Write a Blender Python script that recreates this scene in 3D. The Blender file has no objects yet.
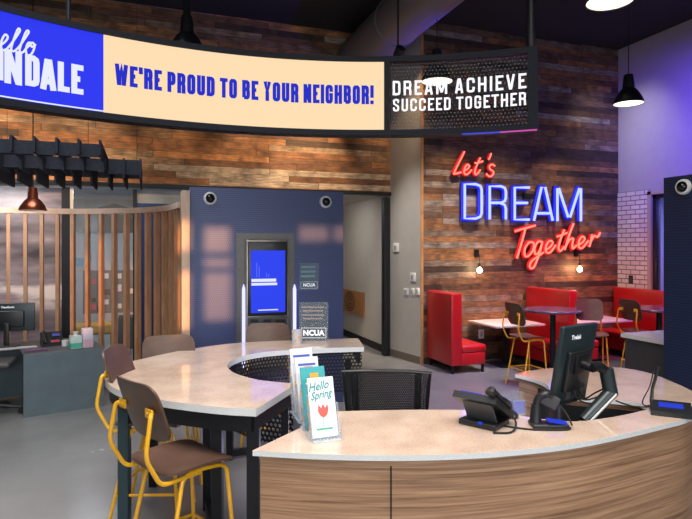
import bpy, bmesh, math, random
from mathutils import Vector, Matrix
from mathutils.geometry import tessellate_polygon
random.seed(7)
S = bpy.context.scene
COL = S.collection
PI = math.pi

# ------------------------------------------------------------------ camera, world, lights, exposure
YAW = math.radians(19.4)
CA, SA = math.cos(YAW), math.sin(YAW)
F = 565.0
HOR = 248.0
EYE = 2.0
cam_d = bpy.data.cameras.new('camera')
cam = bpy.data.objects.new('camera', cam_d)
COL.objects.link(cam)
cam.location = (0, 0, EYE)
cam.rotation_euler = (PI / 2, 0, -YAW)
cam_d.sensor_width = 36
cam_d.lens = F / 692 * 36
cam_d.shift_y = -(259.5 - HOR) / 692
cam_d.clip_start = 0.05
S.camera = cam

S.view_settings.view_transform = 'Standard'
S.view_settings.look = 'None'
S.view_settings.gamma = 1
S.view_settings.use_curve_mapping = False
S.view_settings.exposure = 0.0

wd = bpy.data.worlds.new('world')
S.world = wd
wd.use_nodes = True
wd.node_tree.nodes['Background'].inputs[0].default_value = (0.55, 0.65, 0.9, 1)
wd.node_tree.nodes['Background'].inputs[1].default_value = 0.25


def light(name, kind, loc, energy, color, target=None, **kw):
    d = bpy.data.lights.new(name, kind)
    d.energy = energy
    d.color = color
    for k, v in kw.items():
        setattr(d, k, v)
    o = bpy.data.objects.new(name, d)
    COL.objects.link(o)
    o.location = loc
    if target is not None:
        o.rotation_euler = (Vector(target) - Vector(loc)).to_track_quat('-Z', 'Y').to_euler()
    return o


C_LED = (CA * -0.3 + SA * 4.7, -SA * -0.3 + CA * 4.7, 0.45)
SUN_DIR = Vector((0.10, 1.0, -0.115)).normalized()
so = light('low_sun', 'SUN', (0, -8, 5), 6.0, (1.0, 0.45, 0.17), angle=0.013)
so.rotation_euler = SUN_DIR.to_track_quat('-Z', 'Y').to_euler()
# ceiling downlights over the front of the hall, daylight through the front windows
light('ceiling_wash', 'AREA', (0.9, 1.6, 5.6), 265, (1.0, 0.93, 0.86), (1.0, 2.4, 0), shape='RECTANGLE', size=4.5, size_y=3.0, spread=2.2)
light('ceiling_wash_left', 'AREA', (-1.4, 5.2, 5.5), 95, (0.96, 0.97, 1.0), (-1.4, 5.4, 0), shape='RECTANGLE', size=2.5, size_y=2.5, spread=1.8)
light('front_daylight', 'AREA', (0.5, -3.2, 2.6), 135, (0.90, 0.95, 1.0), (0.6, 6, 0.6), shape='RECTANGLE', size=7, size_y=2.6, spread=2.0)
for lx, e in ((-2.0, 800), (-0.9, 650), (0.35, 300), (1.7, 600), (2.7, 1150), (4.2, 260)):
    light('track_spot', 'SPOT', (lx, 8.1, 5.6), e, (1.0, 0.70, 0.40), (lx, 9.6, 3.25), spot_size=0.72, spot_blend=0.9, shadow_soft_size=0.06)
for lx, e in ((4.9, 800), (6.0, 450), (7.2, 620)):
    light('track_spot', 'SPOT', (lx, 7.0, 5.5), e, (1.0, 0.72, 0.46), (lx, 8.7, 1.7), spot_size=0.74, spot_blend=0.9, shadow_soft_size=0.06)
light('magenta_booth_wash', 'SPOT', (7.6, 4.9, 4.2), 620, (1.0, 0.07, 0.45), (7.2, 7.9, 0.6), spot_size=1.1, spot_blend=0.9, shadow_soft_size=0.2)
light('blue_wall_spot', 'SPOT', (6.9, 4.6, 4.4), 1250, (0.13, 0.06, 1.0), (8.75, 6.6, 4.0), spot_size=1.15, spot_blend=1.0, shadow_soft_size=0.15)
light('blue_floor_spot', 'SPOT', (4.6, 4.8, 5.3), 780, (0.34, 0.16, 1.0), (4.9, 6.6, 0), spot_size=0.8, spot_blend=0.9, shadow_soft_size=0.2)
light('blue_duct_spot', 'SPOT', (5.4, 6.2, 3.6), 330, (0.12, 0.08, 1.0), (3.57, 7.6, 5.4), spot_size=0.9, spot_blend=0.8, shadow_soft_size=0.1)
light('white_wall_wash', 'AREA', (7.6, 7.9, 5.6), 9, (1.0, 0.93, 0.9), (8.75, 8.4, 3.0), shape='SQUARE', size=0.4, spread=1.4)
light('booth_white', 'AREA', (5.0, 6.0, 5.6), 40, (1.0, 0.92, 0.88), (5.0, 7.3, 0.5), shape='SQUARE', size=0.8, spread=1.2)
light('column_light', 'SPOT', (2.6, 7.6, 5.5), 600, (1.0, 0.94, 0.86), (4.35, 9.2, 1.6), spot_size=0.6, spot_blend=0.9, shadow_soft_size=0.1)
light('counter_led', 'POINT', tuple(C_LED), 9, (0.72, 0.68, 1.0), shadow_soft_size=0.2)
light('corridor_light', 'AREA', (3.3, 11.0, 2.98), 30, (1.0, 0.93, 0.84), (3.6, 11.2, 0), shape='SQUARE', size=0.8)
light('back_office_light', 'AREA', (-1.0, 10.6, 2.95), 50, (0.92, 0.95, 1.0), (-1.0, 10.6, 0), shape='SQUARE', size=1.0)
light('office_corner_light', 'AREA', (-2.2, 8.2, 2.75), 30, (1.0, 0.95, 0.95), (-2.2, 9.4, 1.3), shape='SQUARE', size=0.7)
light('blue_room_light', 'AREA', (9.9, 7.3, 2.9), 60, (0.2, 0.25, 1.0), (9.9, 7.3, 0), shape='SQUARE', size=0.8)


# ------------------------------------------------------------------ pixel <-> place helpers (camera frame X right, d depth)
def C(X, d, z=0.0):
    return Vector((CA * X + SA * d, -SA * X + CA * d, z))


def PZ(px, py, z):                       # point seen at a pixel on the height z
    d = (EYE - z) * F / (py - HOR)
    return C((px - 346) / F * d, d, z)


def PD(px, py, d):
    return C((px - 346) / F * d, d, EYE + (HOR - py) / F * d)


def PY(px, py, y):                       # on the plane world y
    X = (px - 346) / F
    d = y / (-SA * X + CA)
    return C(X * d, d, EYE + (HOR - py) / F * d)


def PX(px, py, x):                       # on the plane world x
    X = (px - 346) / F
    d = x / (CA * X + SA)
    return C(X * d, d, EYE + (HOR - py) / F * d)


def cdir(X, d):                          # yaw of a facing direction given in the camera frame (local +y)
    v = C(X, d)
    return math.atan2(-v.x, v.y)


# ------------------------------------------------------------------ materials
def newmat(name):
    m = bpy.data.materials.new(name)
    m.use_nodes = True
    nt = m.node_tree
    return m, nt, nt.nodes['Principled BSDF']


def N(nt, t, **kw):
    n = nt.nodes.new(t)
    for k, v in kw.items():
        setattr(n, k, v)
    return n


def mat(name, col, rough=0.5, metal=0.0, var=0.06, scale=30, coat=0.0, emit=None, strength=0, spec=None):
    m, nt, b = newmat(name)
    b.inputs['Roughness'].default_value = rough
    b.inputs['Metallic'].default_value = metal
    if coat:
        b.inputs['Coat Weight'].default_value = coat
        b.inputs['Coat Roughness'].default_value = 0.08
    if spec is not None:
        b.inputs['Specular IOR Level'].default_value = spec
    tc = N(nt, 'ShaderNodeTexCoord')
    no = N(nt, 'ShaderNodeTexNoise')
    no.inputs['Scale'].default_value = scale
    no.inputs['Detail'].default_value = 3
    nt.links.new(tc.outputs['Object'], no.inputs['Vector'])
    r = N(nt, 'ShaderNodeValToRGB')
    r.color_ramp.elements[0].position = 0.3
    r.color_ramp.elements[1].position = 0.7
    r.color_ramp.elements[0].color = tuple(c * (1 - var) for c in col) + (1,)
    r.color_ramp.elements[1].color = tuple(min(1, c * (1 + var)) for c in col) + (1,)
    nt.links.new(no.outputs['Fac'], r.inputs['Fac'])
    nt.links.new(r.outputs['Color'], b.inputs['Base Color'])
    if emit:
        b.inputs['Emission Color'].default_value = (*emit, 1)
        b.inputs['Emission Strength'].default_value = strength
    return m


def emitmat(name, col, s):
    m, nt, b = newmat(name)
    b.inputs['Base Color'].default_value = (*[c * 0.02 for c in col], 1)
    b.inputs['Roughness'].default_value = 0.5
    b.inputs['Specular IOR Level'].default_value = 0.1
    b.inputs['Emission Color'].default_value = (*col, 1)
    b.inputs['Emission Strength'].default_value = s
    return m


def glassmat(name, col=(0.9, 0.95, 1.0), opac=0.18, rough=0.05):
    m, nt, b = newmat(name)
    b.inputs['Base Color'].default_value = (*col, 1)
    b.inputs['Roughness'].default_value = rough
    tr = N(nt, 'ShaderNodeBsdfTransparent')
    tr.inputs['Color'].default_value = (*[0.75 + 0.25 * c for c in col], 1)
    fr = N(nt, 'ShaderNodeLayerWeight')
    fr.inputs['Blend'].default_value = 0.25
    ad = N(nt, 'ShaderNodeMath', operation='ADD', use_clamp=True)
    ad.inputs[1].default_value = opac
    ml = N(nt, 'ShaderNodeMath', operation='MULTIPLY')
    ml.inputs[1].default_value = 0.5
    nt.links.new(fr.outputs['Facing'], ml.inputs[0])
    nt.links.new(ml.outputs[0], ad.inputs[0])
    mx = N(nt, 'ShaderNodeMixShader')
    nt.links.new(ad.outputs[0], mx.inputs['Fac'])
    nt.links.new(tr.outputs[0], mx.inputs[1])
    nt.links.new(b.outputs[0], mx.inputs[2])
    nt.links.new(mx.outputs[0], nt.nodes['Material Output'].inputs['Surface'])
    return m


def ramp(nt, stops, const=False):
    r = N(nt, 'ShaderNodeValToRGB')
    cr = r.color_ramp
    if const:
        cr.interpolation = 'CONSTANT'
    while len(cr.elements) < len(stops):
        cr.elements.new(0.5)
    for e, (p, c) in zip(cr.elements, stops):
        e.position = p
        e.color = (*c, 1)
    return r


def M2(nt, op, a, b=None, clamp=False):
    n = N(nt, 'ShaderNodeMath', operation=op, use_clamp=clamp)
    for i, v in enumerate((a, b)):
        if v is None:
            continue
        if isinstance(v, (int, float)):
            n.inputs[i].default_value = v
        else:
            nt.links.new(v, n.inputs[i])
    return n.outputs[0]


def planks(name, row=0.135, length=1.35, axis='X', gain=1.0, stops=None):
    m, nt, b = newmat(name)
    b.inputs['Roughness'].default_value = 0.62
    tc = N(nt, 'ShaderNodeTexCoord')
    sp = N(nt, 'ShaderNodeSeparateXYZ')
    nt.links.new(tc.outputs['Object'], sp.inputs[0])
    u, w = sp.outputs[axis], sp.outputs['Z']
    rw = M2(nt, 'DIVIDE', w, row)
    ri = M2(nt, 'FLOOR', rw)
    wn = N(nt, 'ShaderNodeTexWhiteNoise', noise_dimensions='1D')
    nt.links.new(ri, wn.inputs['W'])
    uo = M2(nt, 'ADD', M2(nt, 'DIVIDE', u, length), M2(nt, 'MULTIPLY', wn.outputs['Value'], 7.3))
    ui = M2(nt, 'FLOOR', uo)
    cb = N(nt, 'ShaderNodeCombineXYZ')
    nt.links.new(ri, cb.inputs[0])
    nt.links.new(ui, cb.inputs[1])
    w2 = N(nt, 'ShaderNodeTexWhiteNoise', noise_dimensions='2D')
    nt.links.new(cb.outputs[0], w2.inputs['Vector'])
    g = gain
    st = stops or [(0.0, (0.055, 0.026, 0.014)), (0.12, (0.13, 0.055, 0.024)), (0.30, (0.22, 0.092, 0.034)),
                   (0.50, (0.36, 0.155, 0.055)), (0.66, (0.17, 0.090, 0.048)), (0.80, (0.24, 0.150, 0.090)),
                   (0.91, (0.30, 0.235, 0.18))]
    rp = ramp(nt, [(p, tuple(x * g for x in c)) for p, c in st], True)
    nt.links.new(w2.outputs['Value'], rp.inputs['Fac'])
    mp = N(nt, 'ShaderNodeMapping')
    mp.inputs['Scale'].default_value = (3.0, 3.0, 55) if axis == 'X' else (3.0, 3.0, 55)
    ad = N(nt, 'ShaderNodeVectorMath', operation='ADD')
    nt.links.new(tc.outputs['Object'], ad.inputs[0])
    nt.links.new(w2.outputs['Color'], ad.inputs[1])
    nt.links.new(ad.outputs[0], mp.inputs['Vector'])
    no = N(nt, 'ShaderNodeTexNoise')
    no.inputs['Scale'].default_value = 1.6
    no.inputs['Detail'].default_value = 8
    no.inputs['Roughness'].default_value = 0.7
    nt.links.new(mp.outputs[0], no.inputs['Vector'])
    gr = ramp(nt, [(0.30, (0.22, 0.20, 0.18)), (0.5, (0.95, 0.95, 0.95)), (0.70, (1.9, 1.85, 1.8))])
    nt.links.new(no.outputs['Fac'], gr.inputs['Fac'])
    n3 = N(nt, 'ShaderNodeTexNoise')
    n3.inputs['Scale'].default_value = 4.5
    n3.inputs['Detail'].default_value = 6
    nt.links.new(ad.outputs[0], n3.inputs['Vector'])
    g3 = ramp(nt, [(0.3, (0.42, 0.40, 0.38)), (0.5, (1.0, 1.0, 1.0)), (0.7, (1.45, 1.45, 1.45))])
    nt.links.new(n3.outputs['Fac'], g3.inputs['Fac'])
    mx = N(nt, 'ShaderNodeMixRGB', blend_type='MULTIPLY')
    mx.inputs[0].default_value = 1
    nt.links.new(rp.outputs[0], mx.inputs[1])
    nt.links.new(gr.outputs[0], mx.inputs[2])
    mx3 = N(nt, 'ShaderNodeMixRGB', blend_type='MULTIPLY')
    mx3.inputs[0].default_value = 1
    nt.links.new(mx.outputs[0], mx3.inputs[1])
    nt.links.new(g3.outputs[0], mx3.inputs[2])
    fz = M2(nt, 'FRACT', rw)
    fu = M2(nt, 'FRACT', uo)
    e1 = M2(nt, 'GREATER_THAN', fz, 0.04)
    e2 = M2(nt, 'GREATER_THAN', fu, 0.006)
    ed = M2(nt, 'MAXIMUM', M2(nt, 'MULTIPLY', e1, e2), 0.25)
    mx2 = N(nt, 'ShaderNodeMixRGB', blend_type='MULTIPLY')
    mx2.inputs[0].default_value = 1
    nt.links.new(mx3.outputs[0], mx2.inputs[1])
    nt.links.new(ed, mx2.inputs[2])
    nt.links.new(mx2.outputs[0], b.inputs['Base Color'])
    bp = N(nt, 'ShaderNodeBump')
    bp.inputs['Strength'].default_value = 0.35
    bp.inputs['Distance'].default_value = 0.01
    hh = M2(nt, 'ADD', M2(nt, 'MULTIPLY', no.outputs['Fac'], 0.5), M2(nt, 'ADD', ed, w2.outputs['Value']))
    nt.links.new(hh, bp.inputs['Height'])
    nt.links.new(bp.outputs[0], b.inputs['Normal'])
    return m


def walnut(name, c0, c1, zs=26, rough=0.45, along=1.2):
    m, nt, b = newmat(name)
    b.inputs['Roughness'].default_value = rough
    tc = N(nt, 'ShaderNodeTexCoord')
    mp = N(nt, 'ShaderNodeMapping')
    mp.inputs['Scale'].default_value = (along, along, zs)
    nt.links.new(tc.outputs['Object'], mp.inputs['Vector'])
    no = N(nt, 'ShaderNodeTexNoise')
    no.inputs['Scale'].default_value = 1.4
    no.inputs['Detail'].default_value = 7
    no.inputs['Roughness'].default_value = 0.62
    no.inputs['Distortion'].default_value = 0.5
    nt.links.new(mp.outputs[0], no.inputs['Vector'])
    r = ramp(nt, [(0.28, c0), (0.5, tuple((a + d) / 2 for a, d in zip(c0, c1))), (0.72, c1)])
    nt.links.new(no.outputs['Fac'], r.inputs['Fac'])
    nt.links.new(r.outputs[0], b.inputs['Base Color'])
    return m


def dotted(name, c0, c1, scale=26, rough=0.35, metal=0.3, holes=False, thr=0.33, coat=0.0):
    """perforated sheet: a staggered grid of round dots; holes=True cuts them through"""
    m, nt, b = newmat(name)
    b.inputs['Roughness'].default_value = rough
    b.inputs['Metallic'].default_value = metal
    b.inputs['Coat Weight'].default_value = coat
    tc = N(nt, 'ShaderNodeTexCoord')
    sp = N(nt, 'ShaderNodeSeparateXYZ')
    nt.links.new(tc.outputs['UV'], sp.inputs[0])
    u = M2(nt, 'MULTIPLY', sp.outputs[0], scale)
    v = M2(nt, 'MULTIPLY', sp.outputs[1], scale)
    vi = M2(nt, 'MULTIPLY', M2(nt, 'MODULO', M2(nt, 'FLOOR', v), 2.0), 0.5)
    fu = M2(nt, 'SUBTRACT', M2(nt, 'FRACT', M2(nt, 'ADD', u, vi)), 0.5)
    fv = M2(nt, 'SUBTRACT', M2(nt, 'FRACT', v), 0.5)
    d = M2(nt, 'SQRT', M2(nt, 'ADD', M2(nt, 'MULTIPLY', fu, fu), M2(nt, 'MULTIPLY', fv, fv)))
    k = M2(nt, 'LESS_THAN', d, thr)
    mx = N(nt, 'ShaderNodeMixRGB')
    nt.links.new(k, mx.inputs[0])
    mx.inputs[1].default_value = (*c0, 1)
    mx.inputs[2].default_value = (*c1, 1)
    nt.links.new(mx.outputs[0], b.inputs['Base Color'])
    if holes:
        a = M2(nt, 'SUBTRACT', 1.0, k)
        nt.links.new(a, b.inputs['Alpha'])
    return m


def quartz():
    m, nt, b = newmat('quartz')
    b.inputs['Roughness'].default_value = 0.07
    b.inputs['Specular IOR Level'].default_value = 0.6
    b.inputs['Coat Weight'].default_value = 0.45
    b.inputs['Coat Roughness'].default_value = 0.025
    tc = N(nt, 'ShaderNodeTexCoord')
    n1 = N(nt, 'ShaderNodeTexNoise')
    n1.inputs['Scale'].default_value = 90
    n1.inputs['Detail'].default_value = 4
    n2 = N(nt, 'ShaderNodeTexNoise')
    n2.inputs['Scale'].default_value = 5
    n2.inputs['Detail'].default_value = 6
    for n in (n1, n2):
        nt.links.new(tc.outputs['Object'], n.inputs['Vector'])
    s = M2(nt, 'ADD', M2(nt, 'MULTIPLY', n1.outputs['Fac'], 0.5), M2(nt, 'MULTIPLY', n2.outputs['Fac'], 0.5))
    r = ramp(nt, [(0.34, (0.47, 0.335, 0.255)), (0.5, (0.59, 0.445, 0.35)), (0.66, (0.68, 0.54, 0.435))])
    nt.links.new(s, r.inputs['Fac'])
    nt.links.new(r.outputs[0], b.inputs['Base Color'])
    return m


def concrete():
    m, nt, b = newmat('polished_concrete')
    tc = N(nt, 'ShaderNodeTexCoord')
    n1 = N(nt, 'ShaderNodeTexNoise')
    n1.inputs['Scale'].default_value = 1.1
    n1.inputs['Detail'].default_value = 8
    n1.inputs['Roughness'].default_value = 0.65
    nt.links.new(tc.outputs['Object'], n1.inputs['Vector'])
    r = ramp(nt, [(0.25, (0.17, 0.175, 0.18)), (0.52, (0.20, 0.205, 0.205)), (0.78, (0.235, 0.235, 0.23))])
    nt.links.new(n1.outputs['Fac'], r.inputs['Fac'])
    nt.links.new(r.outputs[0], b.inputs['Base Color'])
    r2 = ramp(nt, [(0.3, (0.20,) * 3), (0.7, (0.28,) * 3)])
    nt.links.new(n1.outputs['Fac'], r2.inputs['Fac'])
    nt.links.new(r2.outputs[0], b.inputs['Roughness'])
    return m


def brickmat():
    m, nt, b = newmat('white_brick_tile')
    b.inputs['Roughness'].default_value = 0.3
    tc = N(nt, 'ShaderNodeTexCoord')
    br = N(nt, 'ShaderNodeTexBrick')
    br.inputs['Scale'].default_value = 1
    br.inputs['Brick Width'].default_value = 0.215
    br.inputs['Row Height'].default_value = 0.088
    br.inputs['Mortar Size'].default_value = 0.009
    br.inputs['Color1'].default_value = (0.74, 0.70, 0.68, 1)
    br.inputs['Color2'].default_value = (0.62, 0.58, 0.57, 1)
    br.inputs['Mortar'].default_value = (0.16, 0.13, 0.13, 1)
    nt.links.new(tc.outputs['UV'], br.inputs['Vector'])
    nt.links.new(br.outputs['Color'], b.inputs['Base Color'])
    return m


def muralmat(name, zmid):
    m, nt, b = newmat(name)
    b.inputs['Roughness'].default_value = 0.25
    tc = N(nt, 'ShaderNodeTexCoord')
    mp = N(nt, 'ShaderNodeMapping')
    mp.inputs['Scale'].default_value = (0.9, 1, 4.0)
    nt.links.new(tc.outputs['Object'], mp.inputs['Vector'])
    no = N(nt, 'ShaderNodeTexNoise')
    no.inputs['Scale'].default_value = 1.5
    no.inputs['Detail'].default_value = 9
    nt.links.new(mp.outputs[0], no.inputs['Vector'])
    sp = N(nt, 'ShaderNodeSeparateXYZ')
    nt.links.new(tc.outputs['Object'], sp.inputs[0])
    dz = M2(nt, 'ABSOLUTE', M2(nt, 'SUBTRACT', sp.outputs['Z'], zmid))
    band = M2(nt, 'MAXIMUM', M2(nt, 'SUBTRACT', 1.0, M2(nt, 'MULTIPLY', dz, 2.6)), 0.0)
    f = M2(nt, 'ADD', M2(nt, 'MULTIPLY', no.outputs['Fac'], 0.75), M2(nt, 'MULTIPLY', band, 0.28))
    r = ramp(nt, [(0.2, (0.05, 0.045, 0.065)), (0.40, (0.20, 0.175, 0.22)), (0.52, (0.30, 0.26, 0.31)), (0.66, (0.75, 0.70, 0.74))])
    nt.links.new(f, r.inputs['Fac'])
    nt.links.new(r.outputs[0], b.inputs['Base Color'])
    return m


MT = {}
MT['plank'] = planks('reclaimed_planks', 0.105, 1.9, gain=0.88)
MT['plank_dark'] = planks('weathered_planks_bluelit', 0.105, 2.2, gain=0.80, stops=[(0.0, (0.050, 0.028, 0.020)), (0.14, (0.11, 0.055, 0.030)), (0.32, (0.17, 0.085, 0.042)),
                   (0.50, (0.27, 0.125, 0.052)), (0.64, (0.14, 0.085, 0.060)), (0.77, (0.20, 0.145, 0.115)), (0.90, (0.27, 0.225, 0.20))])  # weathered greys; the browner, duller stops also paint in the blue light's cast
MT['plank_edge'] = walnut('plank_edge', (0.30, 0.13, 0.05), (0.52, 0.27, 0.11), 3)
MT['concrete'] = concrete()
MT['ceiling'] = mat('ceiling_black', (0.012, 0.013, 0.017), 0.9)
MT['grey_paint'] = mat('grey_paint', (0.47, 0.44, 0.41), 0.75, var=0.03, scale=6)
MT['white_paint'] = mat('white_paint', (0.37, 0.36, 0.38), 0.75, var=0.03, scale=6)
MT['brick'] = brickmat()
MT['navy'] = dotted('navy_perforated', (0.050, 0.068, 0.180), (0.022, 0.032, 0.095), 40, 0.42, 0.1, thr=0.30)
MT['navy_dark'] = dotted('navy_perforated_dark', (0.012, 0.020, 0.060), (0.030, 0.048, 0.115), 36, 0.42, 0.25, thr=0.26)
MT['perf'] = dotted('black_perforated', (0.026, 0.026, 0.030), (0.01, 0.01, 0.01), 30, 0.3, 0.5, holes=True, thr=0.37)
MT['mesh'] = dotted('chair_mesh', (0.015, 0.015, 0.016), (0.01, 0.01, 0.01), 80, 0.6, 0.0, holes=True, thr=0.24)
MT['walnut'] = walnut('walnut_laminate', (0.13, 0.060, 0.030), (0.52, 0.305, 0.175), 48, 0.4, 1.0)
MT['ply'] = walnut('walnut_ply', (0.070, 0.036, 0.025), (0.115, 0.063, 0.044), 9, 0.38, 6)
MT['oak'] = walnut('oak_slat', (0.34, 0.165, 0.080), (0.50, 0.28, 0.15), 3, 0.45, 10)
MT['oak_pale'] = walnut('oak_pale', (0.42, 0.27, 0.18), (0.56, 0.39, 0.28), 3, 0.45, 10)
MT['quartz'] = quartz()
MT['quartz_edge'] = mat('quartz_edge', (0.66, 0.68, 0.68), 0.2, var=0.06, scale=120)
MT['white_top'] = mat('white_table_top', (0.62, 0.58, 0.56), 0.25, var=0.05)
MT['dark_top'] = mat('dark_table_top', (0.10, 0.08, 0.11), 0.22, var=0.05)
MT['yellow'] = mat('yellow_steel', (0.78, 0.40, 0.012), 0.35, 0.0, coat=0.4, var=0.03)
MT['steel'] = mat('steel', (0.5, 0.5, 0.52), 0.25, 1.0, var=0.02)
MT['black_metal'] = mat('black_metal', (0.014, 0.015, 0.019), 0.42, 0.4)
MT['charcoal'] = mat('charcoal_frame', (0.008, 0.010, 0.016), 0.5, 0.0, spec=0.12)
MT['lattice'] = mat('lattice_felt', (0.034, 0.038, 0.050), 0.9, var=0.15, spec=0.1)
MT['black_plastic'] = mat('black_plastic', (0.012, 0.014, 0.016), 0.35)
MT['teal_plastic'] = mat('monitor_plastic', (0.016, 0.028, 0.032), 0.33)
MT['dark_grey'] = mat('dark_grey', (0.05, 0.052, 0.056), 0.5)
MT['red'] = mat('red_vinyl', (0.42, 0.008, 0.013), 0.33, coat=0.15, var=0.06, scale=8)
MT['slate'] = mat('slate_panel', (0.095, 0.135, 0.155), 0.6, var=0.10, scale=5)
MT['counter_dark'] = mat('dark_counter', (0.035, 0.033, 0.036), 0.6)
MT['copper'] = mat('copper', (0.42, 0.11, 0.055), 0.28, 0.85)
MT['blue_panel'] = mat('blue_wall_panel', (0.012, 0.045, 0.17), 0.6)
MT['white_plastic'] = mat('white_plastic', (0.72, 0.72, 0.72), 0.4, var=0.02)
MT['dome'] = mat('camera_dome', (0.005, 0.005, 0.006), 0.08)
MT['silver'] = mat('silver_bezel', (0.42, 0.39, 0.36), 0.3, 0.7)
MT['bezel_grey'] = mat('bezel_grey', (0.10, 0.095, 0.09), 0.4, 0.4)
MT['rubber'] = mat('rubber', (0.01, 0.01, 0.01), 0.8)
MT['duct'] = mat('duct_grey', (0.17, 0.16, 0.17), 0.5, 0.2)
MT['acrylic'] = glassmat('acrylic', (0.80, 0.88, 0.95), 0.045)
MT['glass'] = glassmat('window_glass', (0.75, 0.82, 0.9), 0.05)
MT['perf_glass'] = None
MT['cream_led'] = emitmat('cream_led', (1.0, 0.735, 0.45), 0.98)
MT['blue_led'] = emitmat('blue_led', (0.022, 0.035, 0.86), 1.0)
MT['blue_text'] = emitmat('blue_text', (0.012, 0.025, 0.62), 0.9)
MT['white_text'] = emitmat('white_text', (0.83, 0.86, 1.0), 0.95)
MT['white_sign'] = mat('white_letter', (0.78, 0.78, 0.80), 0.5, emit=(0.85, 0.87, 0.95), strength=0.45)
MT['itm_blue'] = emitmat('itm_screen', (0.028, 0.060, 0.90), 0.95)
MT['itm_dim'] = emitmat('itm_pattern', (0.12, 0.17, 0.95), 0.95)
MT['light_bar'] = emitmat('light_bar', (0.55, 0.55, 1.0), 1.6)
MT['small_screen'] = emitmat('small_blue_screen', (0.03, 0.06, 0.75), 0.85)
MT['bulb'] = emitmat('warm_bulb', (1.0, 0.78, 0.5), 26)
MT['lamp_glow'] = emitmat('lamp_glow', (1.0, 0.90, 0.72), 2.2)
MT['neon_red'] = emitmat('neon_red', (1.0, 0.115, 0.08), 3.2)
MT['neon_blue'] = emitmat('neon_blue', (0.17, 0.21, 1.0), 3.6)
MT['channel_red'] = mat('channel_red', (0.55, 0.010, 0.016), 0.5)
MT['channel_blue'] = mat('channel_blue', (0.016, 0.022, 0.62), 0.5)
MT['mural'] = muralmat('cloud_mural', 1.35)
MT['mural_grey'] = mat('grey_mural', (0.26, 0.27, 0.28), 0.4, var=0.25, scale=3)
MT['office_wall'] = mat('office_wall', (0.42, 0.44, 0.47), 0.7)
MT['green_led'] = emitmat('green_led', (0.08, 0.9, 0.5), 1.2)


def plain(name, col, rough=0.5):
    if name not in MT:
        MT[name] = mat(name, col, rough, var=0.04)
    return MT[name]


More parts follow.
